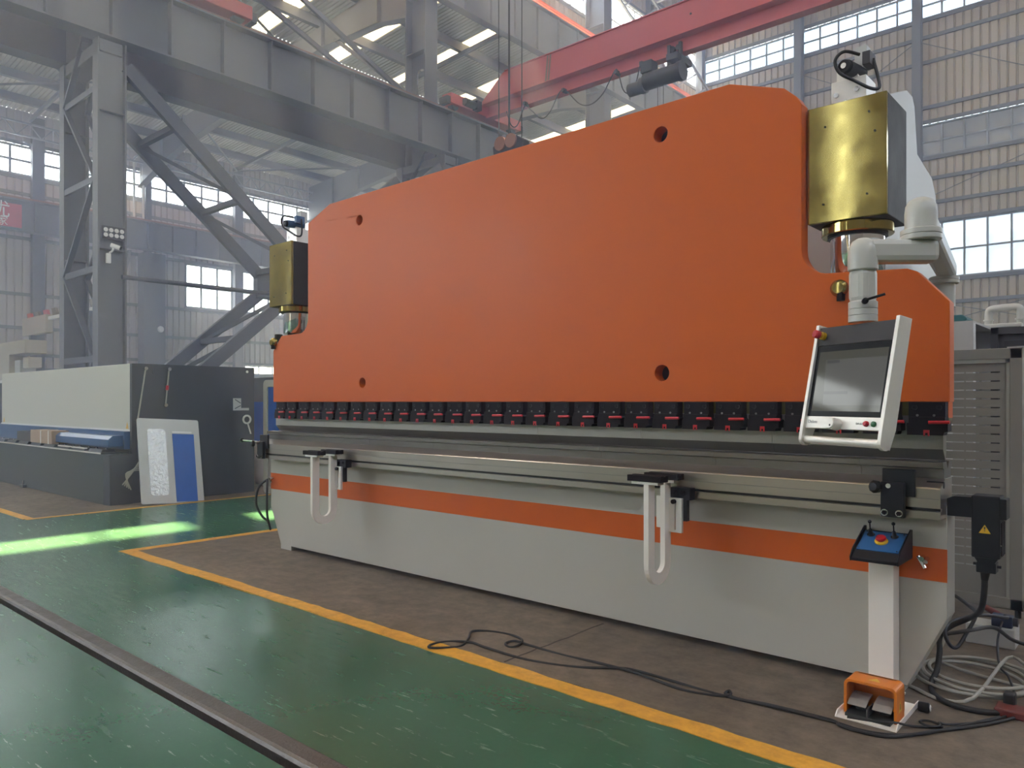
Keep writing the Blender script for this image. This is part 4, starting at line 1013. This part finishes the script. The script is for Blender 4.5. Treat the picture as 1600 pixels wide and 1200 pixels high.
# hood: open towards the operator
ho = rrect(px0 + 0.018, px1 - 0.018, 0.008 - 0.03, 0.172, 0.028)
hi = rrect(px0 + 0.030, px1 - 0.030, 0.008 - 0.03, 0.160, 0.020)
def cut(poly): return [(x, max(z, 0.009)) for x, z in poly]
hd = MB()
ro_, ri_ = cut(ho), cut(hi)
n_ = len(ro_)
for ya_, yb_ in ((-0.46, -0.33),):
    for i in range(n_):
        j = (i + 1) % n_
        if ro_[i][1] <= 0.0091 and ro_[j][1] <= 0.0091: continue
        hd.add([(ro_[i][0], ya_, ro_[i][1]), (ro_[j][0], ya_, ro_[j][1]), (ro_[j][0], yb_, ro_[j][1]), (ro_[i][0], yb_, ro_[i][1])], [(0, 1, 2, 3)])
        hd.add([(ri_[i][0], ya_, ri_[i][1]), (ri_[j][0], ya_, ri_[j][1]), (ri_[j][0], yb_, ri_[j][1]), (ri_[i][0], yb_, ri_[i][1])], [(3, 2, 1, 0)])
        hd.add([(ro_[i][0], ya_, ro_[i][1]), (ri_[i][0], ya_, ri_[i][1]), (ri_[j][0], ya_, ri_[j][1]), (ro_[j][0], ya_, ro_[j][1])], [(0, 1, 2, 3)])
hd.prism([p for p in rrect(px0 + 0.018, px1 - 0.018, 0.009, 0.172, 0.026)], 1, -0.345, -0.325)
hd.build('hood', 'pedal_orange', fp, 'orange protective hood')
MB().box(px0 + 0.035, px1 - 0.035, -0.50, -0.345, 0.008, 0.022).build('pedal_base', 'hoist_dark', fp)
MB().box(-1.085, -1.079, -0.50, -0.40, 0.02, 0.06).build('divider', 'dark_grey', fp)
for xc in (-1.135, -1.025):
    pr_ = [(-0.475, 0.055), (-0.472, 0.060), (-0.44, 0.078), (-0.40, 0.088), (-0.36, 0.090), (-0.36, 0.080), (-0.40, 0.078), (-0.44, 0.068)]
    MB().prism(pr_, 0, xc - 0.042, xc + 0.042).build('pedal', 'pedal_grey', fp, 'grey curved foot pedal', bevel=0.002)
    MB().box(xc - 0.02, xc + 0.02, -0.42, -0.36, 0.02, 0.078).build('pedal_spring_box', 'hoist_dark', fp)
MB().prism([(-1.10, -0.418), (-1.045, -0.418), (-1.072, -0.372)], 2, 0.172, 0.1725).build('warning_sign', 'yellow_plastic', fp, 'yellow warning triangle')
MB().prism([(-0.425, 0.05), (-0.375, 0.05), (-0.40, 0.105)], 0, px1 - 0.0185, px1 - 0.0178).build('warning_sign', 'yellow_plastic', fp, 'yellow warning triangle on the side')
MB().prism([(-0.404, 0.062), (-0.396, 0.062), (-0.398, 0.088), (-0.402, 0.088)], 0, px1 - 0.0179, px1 - 0.0172).build('warning_mark', 'sticker_black', fp)
pgz = thing('power_plug', 'small black round plug lying beside the orange foot pedal tray', 'plug', (-0.905, -0.19, 0))
MB().lathe([(0, 0.0), (0.022, 0.0), (0.024, 0.01), (0.024, 0.045), (0.018, 0.05)], (-0.945 + 0.012, -0.20, 0.027), (1, 0.1, 0), 20).build('plug_body', 'black', pgz)
MB().lathe([(0.0, 0.054), (0.014, 0.054), (0.018, 0.048)], (-0.945 + 0.012, -0.20, 0.027), (1, 0.1, 0), 20).build('plug_face', 'plastic_white', pgz)
MB().cyl((-0.885, -0.194, 0.030), (-0.872, -0.193, 0.030), 0.003, 6).build('pin', 'bolt_steel', pgz)

# ================================================================== CABLES AND HOSES ON THE FLOOR
def cable(name, pts, r, m, label, cat, n=6, seg=8):
    o = MB().tube(smooth_path(pts, n), r, seg).build(name, m)
    return tag(o, label, cat)
ZA = [(-1.201, -.617), (-1.479, -.645), (-1.673, -.655), (-1.833, -.65), (-2.216, -.652), (-2.337, -.691), (-2.536, -.811), (-2.814, -.901), (-3.127, -.919), (-3.277, -.904), (-3.408, -.969), (-3.434, -1.075), (-3.389, -1.148), (-3.34, -1.089), (-3.287, -.978), (-3.339, -.858), (-3.416, -.75), (-3.373, -.657), (-3.218, -.612), (-3.071, -.657), (-3.015, -.74), (-3.044, -.797), (-3.105, -.77), (-3.076, -.712), (-2.954, -.703), (-2.715, -.695), (-2.451, -.682), (-2.19, -.694), (-1.942, -.721), (-1.809, -.697), (-1.697, -.654), (-1.72, -.59), (-1.727, -.625), (-1.629, -.645), (-1.5, -.637), (-1.215, -.608)]
pa = [(x, y, 0.010 + 0.006 * math.sin(i * 1.7)) for i, (x, y) in enumerate(ZA)]
pb_ = [(-1.15, -.645, .012), (-1.03, -.645, .011), (-.933, -.600, .011), (-.837, -.455, .011), (-.716, -.285, .011), (-.616, -.12, .012), (-.50, .12, .012), (-.35, .35, .012)]
cable('floor_cable', [(-0.62, -0.05, 0.012), (-.76, -.33, .012), (-.86, -.50, .012), (-.96, -.60, .012), (-1.08, -.635, .012)] + pa + pb_, 0.0075, 'rubber', 'long black cable looping over the concrete in front of the press brake', 'cable', 6)
ring = [(-0.848 + 0.042 * math.cos(t * 0.7), -0.352 + 0.038 * math.sin(t * 0.7), 0.009 + 0.001 * t) for t in range(11)]
cable('thin_cable', [(-1.15, -.56, .026), (-1.03, -.55, .036), (-.96, -.5, .034), (-.90, -.43, .012)] + ring + [(-.78, -.30, .012), (-.66, -.15, .012), (-.60, -.02, .012)], 0.0055, 'rubber', 'thin dark cable crossing the foot pedal tray and curling beside it', 'cable', 5)
coil = []
for i in range(64):
    a = i * 0.42; rr = 0.27 + 0.05 * math.sin(i * 0.31) ; 
    coil.append((-0.80 + rr * 0.93 * math.cos(a) + 0.03 * math.sin(i * 0.13), 0.42 + rr * 1.05 * math.sin(a) + 0.04 * math.cos(i * 0.19), 0.015 + 0.0008 * i))
cable('coiled_hose', [(-0.97, 0.75, 0.30), (-1.0, 0.66, 0.12), (-0.98, 0.55, 0.03)] + coil + [(-0.74, 0.02, 0.05), (-0.88, 0.0, 0.015), (-1.0, 0.07, 0.014), (-1.1, 0.14, 0.013)], 0.009, 'hose_grey', 'pale grey hose coiled loosely on the floor at the press brake end', 'hose', 4)
cable('motor_cable', [(-0.697, 0.05, 0.635), (-0.70, 0.06, 0.58), (-0.72, 0.12, 0.48), (-0.77, 0.28, 0.40), (-0.84, 0.42, 0.33), (-0.92, 0.42, 0.275), (-0.955, 0.36, 0.23), (-0.945, 0.30, 0.16), (-0.945, 0.24, 0.08), (-0.955, 0.17, 0.03), (-0.92, 0.05, 0.017), (-0.83, -0.04, 0.016), (-0.72, -0.05, 0.016), (-0.62, 0.0, 0.016), (-0.50, 0.12, 0.016), (-0.38, 0.30, 0.016)], 0.0145, 'rubber', 'thick black cable dropping from the crowning motor to the floor', 'cable', 7, 10)
cable('looped_cable', [(-1.265, 1.0, 0.36), (-1.05, 0.98, 0.34), (-0.90, 0.82, 0.31), (-0.82, 0.55, 0.33), (-0.85, 0.45, 0.24), (-0.88, 0.38, 0.18), (-0.905, 0.32, 0.21), (-0.93, 0.36, 0.27), (-0.90, 0.5, 0.30), (-0.82, 0.78, 0.28), (-0.75, 1.05, 0.22), (-0.77, 1.16, 0.205)], 0.010, 'rubber', 'black cable looped at the bed end and plugged into the blue connector', 'cable', 6)
cable('rear_cable', [(-0.93, 0.34, 0.25), (-0.83, 0.48, 0.26), (-0.78, 0.85, 0.20), (-0.72, 1.1, 0.08), (-0.62, 1.3, 0.02), (-0.5, 1.55, 0.016), (-0.3, 1.8, 0.016)], 0.011, 'rubber', 'black cable trailing along the floor behind the coiled hose', 'cable', 6)
cable('black_cord', [(-0.79, 1.22, 0.17), (-0.77, 0.9, 0.12), (-0.72, 0.62, 0.06), (-0.66, 0.48, 0.05), (-0.60, 0.25, 0.04), (-0.585, 0.16, 0.05)], 0.006, 'rubber', 'thin black cord hanging over the hose coil', 'cord', 6)
gb = MB().box(-0.98, -0.72, 1.16, 1.34, 0.003, 0.125).build('floor_box', 'frame_grey', bevel=0.006)
tag(gb, 'low grey metal box on the floor in front of the slotted door', 'box')
bc = thing('cable_connector', 'dark blue industrial cable connector lying on the low grey box', 'connector', (-0.79, 1.22, 0.128))
MB().box(-0.845, -0.735, 1.17, 1.24, 0.128, 0.198).build('connector_body', 'connector_blue', bc, bevel=0.006)
MB().cyl((-0.735, 1.205, 0.163), (-0.71, 1.205, 0.163), 0.026, 14).build('connector_cap', 'black', bc)
yp = thing('inline_coupling', 'red and yellow cable coupling lying beside the blue connector', 'coupling', (-0.8, 1.27, 0.13))
MB().cyl((-0.905, 1.30, 0.21), (-0.80, 1.28, 0.165), 0.020, 14).build('coupling_red', 'plug_red', yp)
MB().cyl((-0.80, 1.28, 0.165), (-0.745, 1.268, 0.148), 0.023, 14).build('coupling_yellow', 'yellow_plastic', yp)
rp = thing('red_plug', 'dark red power plug with black cap on the floor at the right edge', 'plug', (-0.57, 0.03, 0))
MB().box(-0.65, -0.50, -0.02, 0.09, 0.003, 0.042).build('plug_body', 'plug_red', rp, bevel=0.008)
MB().box(-0.625, -0.575, 0.07, 0.13, 0.02, 0.09).build('plug_cap', 'rubber', rp, bevel=0.008)

# ================================================================== REAR GUARD DOORS AND CABINETS AT THE RIGHT
gd = thing('guard_door', 'grey slotted metal guard door standing open behind the press brake end', 'door', (-1.08, 2.0, 0))
gx0, gx1, gy = -1.36, -0.785, 2.0
fw = 0.075
fr = MB()
for a in ((gx0, gx1, 1.80, 1.875), (gx0, gx1, 0.06, 0.135), (gx0, gx0 + fw, 0.06, 1.875), (gx1 - fw, gx1, 0.06, 1.875)):
    fr.box(a[0], a[1], gy - 0.03, gy + 0.03, a[2], a[3])
fr.build('frame', 'gate_grey', gd, bevel=0.004)
fr2 = MB()
for a in ((gx0 + fw, gx1 - fw, 1.775, 1.80), (gx1 - fw - 0.02, gx1 - fw, 0.135, 1.80)):
    fr2.box(a[0], a[1], gy - 0.022, gy + 0.022, a[2], a[3])
fr2.build('inner_trim', 'gate_frame', gd)
slots = []
z = 0.33
while z < 1.72:
    for a, b in ((gx0 + fw + 0.02, -1.14), (-1.128, -1.045), (-1.03, -0.92)):
        slots.append([(a, z), (b, z), (b, z + 0.009), (a, z + 0.009)])
    z += 0.0625
MB().prism([(gx0 + fw, 0.135), (gx1 - fw, 0.135), (gx1 - fw, 1.80), (gx0 + fw, 1.80)], 1, gy - 0.004, gy + 0.0, slots).build('slotted_panel', 'gate_grey', gd, 'sheet panel with rows of slots')
for x in (gx0 + 0.03, gx1 - 0.03):
    MB().cyl((x, gy, 0.003), (x, gy, 0.06), 0.02, 12).build('foot', 'black', gd)
ca = thing('electric_cabinet', 'tall light grey electric cabinet with its dark interior open behind the guard door', 'cabinet', (-1.5, 3.9, 0))
MB().box(-1.95, -1.345, 3.5, 3.53, 0.003, 2.225).build('front_panel', 'cabinet_grey', ca)
MB().box(-1.95, -1.345, 3.53, 4.6, 2.205, 2.225).build('roof', 'cabinet_grey', ca)
MB().box(-1.95, -1.93, 3.53, 4.6, 0.003, 2.205).build('side_panel', 'cabinet_grey', ca)
MB().box(-1.93, -1.345, 4.58, 4.6, 0.003, 2.205).build('back_panel', 'cabinet_grey', ca)
MB().box(-1.36, -1.345, 3.53, 3.62, 0.003, 2.205).build('door_post', 'plastic_white', ca)
MB().box(-1.85, -1.84, 3.6, 4.5, 0.1, 2.1).build('mounting_plate', 'cabinet_inside', ca)
for i in range(4):
    MB().box(-1.95, -1.42, 3.492, 3.5, 1.86 + i * 0.022, 1.868 + i * 0.022).build('vent_slot', 'cabinet_inside', ca)
for y in (3.9, 4.1):
    MB().cyl((-1.36, y, 1.93), (-1.34, y, 1.93), 0.012, 10).build('latch_stud', 'black', ca)
dm = thing('cabinet_door', 'dark framed cabinet door swung open at the right picture edge', 'door', (-0.9, 4.2, 0))
MB().box(-1.30, -0.60, 4.18, 4.21, 0.003, 2.2).build('door_leaf', 'cabinet_inside', dm, bevel=0.004)
df = MB()
for a in ((-1.31, -0.60, 2.14, 2.2), (-1.31, -1.25, 0.003, 2.2), (-1.2, -0.60, 2.02, 2.07)):
    df.box(a[0], a[1], 4.13, 4.18, a[2], a[3])
df.build('door_frame', 'dark_grey', dm)
MB().box(-1.18, -0.60, 4.135, 4.17, 1.2, 2.02).build('inner_panel', 'frame_grey', dm)
te = MB().prism([(-1.95, 2.225), (-1.42, 2.225), (-1.40, 2.25), (-1.44, 2.29), (-1.95, 2.29)], 1, 3.56, 3.9).build('tool_case', 'teal', bevel=0.01)
tag(te, 'flat teal case lying on top of the electric cabinet', 'case')
pa2 = thing('pendant_bracket', 'beige tubular bracket arm standing above the dark cabinet door', 'bracket', (-1.25, 4.5, 2.2))
MB().box(-1.42, -1.10, 4.42, 4.60, 2.225, 2.265).build('base', 'arm_grey', pa2, bevel=0.01)
MB().tube(smooth_path([(-1.385, 4.5, 2.26), (-1.385, 4.5, 2.36), (-1.375, 4.5, 2.405), (-1.33, 4.5, 2.42), (-1.18, 4.5, 2.425), (-1.13, 4.5, 2.41), (-1.12, 4.5, 2.36), (-1.12, 4.5, 2.26)], 5), 0.035, 12).build('arm_tube', 'arm_grey', pa2)
for x in (-1.385, -1.12):
    MB().cyl((x, 4.5, 2.30), (x, 4.5, 2.315), 0.046, 16).build('ring', 'arm_grey', pa2)

# ================================================================== SHEAR AND ITS SURROUNDINGS AT THE LEFT
sh = thing('guillotine_shear', 'white and dark grey plate shear in the hazy left background', 'shear', (-14.7, 1.2, 0))
SX0 = -17.9
MB().box(SX0, -11.62, 0.45, 0.52, 1.06, 2.07).build('front_guard', 'shear_white', sh, 'large cream white front plate', bevel=0.006)
MB().box(SX0, -11.62, 0.438, 0.452, 1.06, 1.085).build('guard_edge', 'plastic_white', sh)
MB().box(-11.64, -11.56, 0.43, 2.40, 0.003, 2.07).build('end_panel', 'shear_side', sh, 'dark grey end panel', bevel=0.004)
MB().box(SX0, -11.64, 0.52, 2.36, 1.95, 2.06).build('top_beam', 'shear_side', sh)
MB().box(SX0, -11.64, 2.30, 2.38, 0.3, 1.95).build('rear_panel', 'shear_side', sh)
MB().prism([(0.42, 0.84), (0.16, 0.84), (0.16, 0.945), (0.22, 1.0), (0.42, 1.0)], 0, -13.9, -11.72).build('hold_down_cover', 'shear_blue', sh, 'blue hold-down cover', bevel=0.004)
MB().box(SX0, -11.66, 0.36, 0.45, 0.80, 1.06).build('hold_down_beam', 'shear_blue', sh)
MB().box(SX0, -11.70, 0.085, 0.44, 0.003, 0.735).build('table_body', 'shear_dark', sh, 'dark green-grey table front', bevel=0.006)
MB().prism([(-11.70, 0.085), (-11.53, 0.11), (-11.53, 0.43), (-11.70, 0.44)], 2, 0.003, 0.73).build('table_cheek', 'shear_side', sh)
MB().box(SX0, -11.75, 0.07, 0.46, 0.735, 0.76).build('table_top', 'shear_dark', sh)
MB().box(SX0, -11.75, 0.066, 0.071, 0.738, 0.757).build('table_edge', 'aluminium', sh)
for i in range(9):
    x = -17.6 + i * 0.66
    MB().prism([(0.10, 0.76), (0.30, 0.76), (0.28, 0.80), (0.12, 0.80)], 0, x, x + 0.5).build('table_block', 'shear_side', sh)
    for dx in (0.06, 0.43):
        MB().lathe([(0, 0.02), (0.012, 0.016), (0.018, 0.0)], (x + dx, 0.2, 0.80), n=10).build('ball_roller', 'chrome', sh)
for i, (x0, x1) in enumerate(((-13.6, -13.1), (-13.0, -12.45))):
    MB().box(x0, x1, 0.095, 0.135, 0.785, 0.803).build('table_strip', 'aluminium', sh)
for x in (-16.9, -15.2):
    MB().box(x - 0.1, x + 0.1, 0.03, 0.10, 0.003, 0.05).build('anchor_foot', 'shear_dark', sh)
    MB().cyl((x, 0.06, 0.05), (x, 0.06, 0.12), 0.015, 8).build('anchor_bolt', 'bolt_steel', sh)
# fittings of the end panel
MB().cyl((-11.545, 0.62, 2.0), (-11.545, 0.50, 1.20), 0.012, 8).build('lube_pipe', 'hose_grey', sh, 'long thin pipe')
MB().cyl((-11.545, 0.97, 2.0), (-11.545, 0.915, 1.45), 0.012, 8).build('lube_pipe', 'hose_grey', sh, 'short thin pipe')
for y, z in ((0.62, 2.0), (0.97, 2.0), (0.915, 1.45)):
    MB().cyl((-11.56, y, z), (-11.52, y, z), 0.028, 10).build('pipe_elbow', 'bolt_steel', sh)
MB().cyl((-11.545, 0.945, 1.75), (-11.545, 0.938, 1.68), 0.022, 10).build('pipe_valve', 'red_plastic', sh)
MB().box(-11.562, -11.554, 2.02, 2.16, 1.36, 1.56).build('name_plate', 'sheet_grey', sh, 'small grey sign plate')
MB().bar((-11.552, 2.05, 1.54), (-11.552, 2.15, 1.48), 0.004, 0.012).build('plate_mark', 'sticker_black', sh)
MB().bar((-11.552, 2.05, 1.39), (-11.552, 2.15, 1.44), 0.004, 0.012).build('plate_mark', 'sticker_black', sh)
MB().box(-11.562, -11.552, 2.16, 2.30, 1.36, 1.40).build('plate_arm', 'sheet_grey', sh)
MB().lathe([(0.05, -0.008), (0.078, -0.008), (0.078, 0.008), (0.05, 0.008), (0.05, -0.008)], (-11.55, 2.26, 1.21), (1, 0, 0), 22).build('ring_handle', 'plastic_white', sh)
MB().cyl((-11.55, 2.28, 1.13), (-11.55, 2.33, 0.97), 0.012, 8).build('ring_stem', 'plastic_white', sh)
MB().cyl((-11.562, 2.27, 2.0), (-11.556, 2.27, 2.0), 0.022, 14).build('bright_hole', 'plastic_white', sh)
MB().cyl((-11.562, 0.76, 1.95), (-11.55, 0.76, 1.95), 0.04, 14).build('cap_screw', 'shear_side', sh)
for x in (-11.78, -17.75):
    MB().prism([(x - 0.045, 1.10), (x + 0.045, 1.10), (x, 1.20)], 1, 0.448, 0.4505).build('warning_sign', 'yellow_plastic', sh)
bx1 = thing('cardboard_box', 'strapped brown cardboard box on the shear table', 'box', (-14.4, 0.25, 0.80))
MB().box(-14.95, -13.9, 0.10, 0.36, 0.803, 1.02).build('carton', 'cardboard', bx1, bevel=0.006)
for x in (-14.42, -14.05):
    MB().box(x - 0.018, x + 0.018, 0.096, 0.364, 0.801, 1.024).build('strap', 'strap_white', bx1)
bx2 = MB().box(-15.75, -14.99, 0.12, 0.36, 0.803, 0.98).build('dark_box', 'dark_grey', bevel=0.006)
tag(bx2, 'dark grey box beside the cardboard box on the shear table', 'box')
# sheet metal panel leaning on the shear's end
lp = thing('leaning_panel', 'grey sheet metal door panel with blue film leaning on the shear end', 'panel', (-11.12, 0.83, 0))
lean = math.atan2(0.36, 1.22)
LM = Matrix.Translation((-11.115, 0.36, 0.003)) @ Matrix.Rotation(-lean, 4, 'Y') @ Matrix.Rotation(R(-3.5), 4, 'X') @ Matrix.Translation((0, 0.03, 0.03))
def lpp(mb, name, m, label=None, bevel=0): return mb.build(name, m, lp, label, bevel, M=LM)
lpp(MB().prism(rrect(0, 0.92, 0, 1.29, 0.03), 0, -0.03, 0.0), 'sheet', 'sheet_grey', None, 0.003)
lpp(MB().prism(rrect(0.13, 0.40, 0.12, 1.13, 0.05), 0, 0.0, 0.006), 'foil_insert', 'foil', 'crumpled clear foil over the opening')
lpp(MB().prism([(0.50, 0.02), (0.82, 0.02), (0.83, 1.06), (0.50, 1.06)], 0, 0.0, 0.005), 'blue_film', 'film_blue', 'glossy blue protective film')
lpp(MB().prism([(0.50, 1.075), (0.80, 1.075), (0.80, 1.10), (0.50, 1.10)], 0, 0.0, 0.004), 'slot_strip', 'plastic_white')
ws = thing('wire_bundle', 'crumpled pale strips hanging between shear table and leaning panel', 'strapping', (-11.4, 0.3, 0.35))
for i in range(5):
    MB().tube(smooth_path([(-11.42, 0.47, 0.62 - 0.03 * i), (-11.40, 0.36 - 0.02 * i, 0.46), (-11.42, 0.24 + 0.03 * i, 0.30 - 0.02 * i)], 5), 0.009, 6).build('strip', 'hose_grey', ws)
# things behind the shear
gl_ = thing('guard_frame', 'cream tubular guard frame with blue panel behind the press brake left end', 'guard', (-11.1, 2.45, 0))
MB().prism(rrect(-11.32, -9.9, 0.003, 1.86, 0.08), 1, 2.42, 2.48, [rrect(-11.21, -10.0, 0.11, 1.75, 0.05)]).build('frame', 'gate_frame', gl_, bevel=0.006)
MB().box(-11.20, -10.0, 2.44, 2.46, 0.95, 1.74).build('panel', 'film_blue', gl_)
MB().box(-11.20, -10.0, 2.44, 2.46, 0.11, 0.95).build('lower_panel', 'gate_grey', gl_)
bcb = MB().prism(rrect(-14.9, -13.1, 0.45, 1.50, 0.03), 1, 4.0, 4.6).build('blue_machine_body', 'film_blue', bevel=0.01)
bcb2 = thing('blue_machine', 'blue machine housing standing behind the shear end', 'machine', (-14, 4.3, 0))
adopt(bcb, bcb2)
MB().box(-14.8, -13.2, 4.05, 4.55, 0.003, 0.45).build('plinth', 'shear_side', bcb2)
MB().box(-14.9, -13.1, 4.05, 4.55, 1.50, 2.0).build('upper_housing', 'shear_side', bcb2)
bg_ = MB()
for i in range(7):
    for j in range(12):
        th = i / 6 * PI; ph = j / 12 * 2 * PI
        rr = 1 + 0.18 * math.sin(3 * ph + 5 * th) * math.sin(th)
        bg_.v.append((-12.2 + 0.30 * rr * math.sin(th) * math.cos(ph), 2.95 + 0.25 * rr * math.sin(th) * math.sin(ph), 0.42 - 0.42 * math.cos(th)))
for i in range(6):
    for j in range(12):
        bg_.f.append((i * 12 + j, i * 12 + (j + 1) % 12, (i + 1) * 12 + (j + 1) % 12, (i + 1) * 12 + j)); bg_.sm.append(True)
tag(bg_.build('plastic_sack', 'bag_white'), 'pale plastic sack on the floor behind the shear end', 'sack')
rt = MB().prism([(-12.15, 0.55), (-11.85, 0.55), (-11.80, 0.70), (-12.1, 0.82)], 1, 3.3, 3.6).build('machine_head', 'plug_red', bevel=0.01)
MB().box(-12.1, -11.9, 3.35, 3.55, 0.003, 0.56).build('stand', 'shear_side', rt)
tag(rt, 'small dark red machine head peeping out behind the pale sack', 'machine')
pr2 = MB().tube([(-11.9, 3.0, 1.15), (-11.72, 3.0, 0.62)], 0.025, 8)
pr2.tube([(-11.72, 3.0, 0.62), (-11.6, 3.0, 0.003)], 0.03, 8)
tag(pr2.build('pry_bar', 'black_oxide'), 'black steel bar leaning behind the shear end', 'bar')
# beige machine and cross bar far left
bm2 = thing('milling_machine', 'beige milling machine showing above the shear at the left edge', 'machine', (-39, 6.3, 0))
MB().prism([(-42.5, 0.003), (-37.3, 0.003), (-37.3, 3.50), (-35.2, 3.5), (-35.2, 4.05), (-42.5, 4.05)], 1, 5.8, 6.6).build('column_head', 'beige_machine', bm2, bevel=0.02)
MB().box(-36.9, -36.2, 5.9, 6.5, 2.6, 3.25).build('spindle_box', 'cabinet_grey', bm2, bevel=0.02)
MB().box(-36.0, -35.3, 5.95, 6.45, 2.9, 3.35).build('tool_turret', 'beige_machine', bm2, bevel=0.03)
MB().box(-36.8, -35.0, 5.8, 6.6, 0.003, 2.3).build('table_base', 'beige_machine', bm2)
gm = thing('covered_machine', 'long pale machine cover behind the white shear guard at the left edge', 'machine', (-20, 2.9, 0))
MB().box(-26.5, -15.6, 2.5, 3.0, 2.05, 2.13).build('cover', 'plastic_white', gm)
MB().box(-26.5, -15.6, 2.55, 2.98, 0.003, 2.05).build('body', 'shear_side', gm)
hbz = thing('hoist_beam', 'pale horizontal hoist bar with hazard teeth above the shear at left', 'hoist beam', (-40, 8, 5.4))
MB().box(-43.0, -33.5, 8.0, 8.16, 5.35, 5.5).build('bar', 'plastic_white', hbz)
MB().box(-43.0, -39.6, 7.9, 8.2, 4.75, 5.6).build('end_box', 'beige_machine', hbz)
for i in range(8):
    MB().prism([(-42.5 + i * 1.15, 5.5), (-42.0 + i * 1.15, 5.5), (-42.2 + i * 1.15, 5.85), (-42.7 + i * 1.15, 5.85)], 1, 8.02, 8.14).build('hazard_tooth', 'crane_stripe' if i % 2 else 'crane_red', hbz)
for x in (-42.0, -34.5):
    MB().box(x - 0.15, x + 0.15, 7.95, 8.2, 0.003, 5.35).build('post', 'brace_steel', hbz)
# camera, light array and banner
la = thing('light_array', 'black floodlight bar of eight white lamps fixed to the laced column', 'light', (-20.28, 3.5, 5.8))
LR = Matrix.Translation((-20.33, 3.53, 5.80))
MB().box(-0.02, 0.02, -0.27, 0.27, -0.16, 0.16).build('housing', 'dark_grey', la, M=LR)
for j in range(2):
    for i in range(4):
        y = -0.195 + 0.13 * i; z = 0.065 - 0.13 * j
        MB().lathe([(0, 0.014), (0.05, 0.012), (0.055, 0.0), (0, 0)], (0.02, y, z), (1, 0, 0), 14).build('lamp', 'plastic_white', la, M=LR)
cc = thing('security_camera', 'white bullet security camera below the light array on the column', 'camera', (-20.3, 3.5, 5.3))
MB().cyl((-20.22, 3.42, 5.47), (-20.12, 3.60, 5.40), 0.055, 14).build('camera_body', 'plastic_white', cc)
MB().cyl((-20.12, 3.60, 5.40), (-20.10, 3.64, 5.385), 0.05, 14).build('lens', 'black', cc)
MB().tube(smooth_path([(-20.2, 3.47, 5.42), (-20.22, 3.46, 5.33), (-20.30, 3.42, 5.28)], 5), 0.025, 8).build('mount_arm', 'plastic_white', cc)
MB().box(-20.34, -20.26, 3.34, 3.44, 5.02, 5.26).build('junction_box', 'plastic_white', cc)
bn = thing('red_banner', 'red cloth banner with white characters hung on the runway girder', 'banner', (-46.2, 7.0, 10.8))
MB().box(-46.335, -46.30, 4.0, 8.82, 10.78, 12.02).build('cloth', 'banner_red', bn)
BT = Matrix.Rotation(R(90), 4, 'Z') @ Matrix.Rotation(R(90), 4, 'X')
text('banner_lettering', '\u4f18', 'banner_white', 0.95, Matrix.Translation((-46.295, 7.82, 11.60)) @ BT, bn, 0.004)
text('banner_lettering', '\u5bb6', 'banner_white', 0.55, Matrix.Translation((-46.295, 7.92, 11.02)) @ BT, bn, 0.004)
wd = MB().lathe([(0, 0.12), (0.14, 0.10), (0.2, 0.0), (0, 0)], (XL + 1.302, 16.35, 5.95), (1, 0, 0), 20).build('round_lamp', 'plastic_white')
tag(wd, 'small round white lamp on a column of the far left wall', 'lamp')

# ================================================================== HAZE in the hall air
hz = MB().box(XL - 0.6, XR + 0.6, YF - 0.6, YB + 0.6, -0.6, 27.2).mesh('haze')
hm_ = bpy.data.materials.new('haze'); hm_.use_nodes = True
hn = hm_.node_tree.nodes; hl = hm_.node_tree.links
hn.remove(hn['Principled BSDF'])
vsn = hn.new('ShaderNodeVolumeScatter'); vsn.inputs['Color'].default_value = (0.58, 0.65, 0.96, 1)
vsn.inputs['Anisotropy'].default_value = 0.3
htc = hn.new('ShaderNodeTexCoord'); hsp = hn.new('ShaderNodeSeparateXYZ'); hmr = hn.new('ShaderNodeMapRange')
hmr.interpolation_type = 'SMOOTHSTEP'
hmr.inputs[1].default_value = -22.0; hmr.inputs[2].default_value = -4.0      # haze thickened over the aisle to stand in for window glare
hmr.inputs[3].default_value = 0.0115; hmr.inputs[4].default_value = 0.006
hl.new(htc.outputs['Object'], hsp.inputs[0]); hl.new(hsp.outputs[0], hmr.inputs[0]); hl.new(hmr.outputs[0], vsn.inputs['Density'])
hl.new(vsn.outputs[0], hn['Material Output'].inputs['Volume'])
MATS['haze'] = hm_
ho_ = link('haze', hz, 'haze')
tag(ho_, 'thin bluish haze hanging in the hall air', 'haze', kind='stuff')
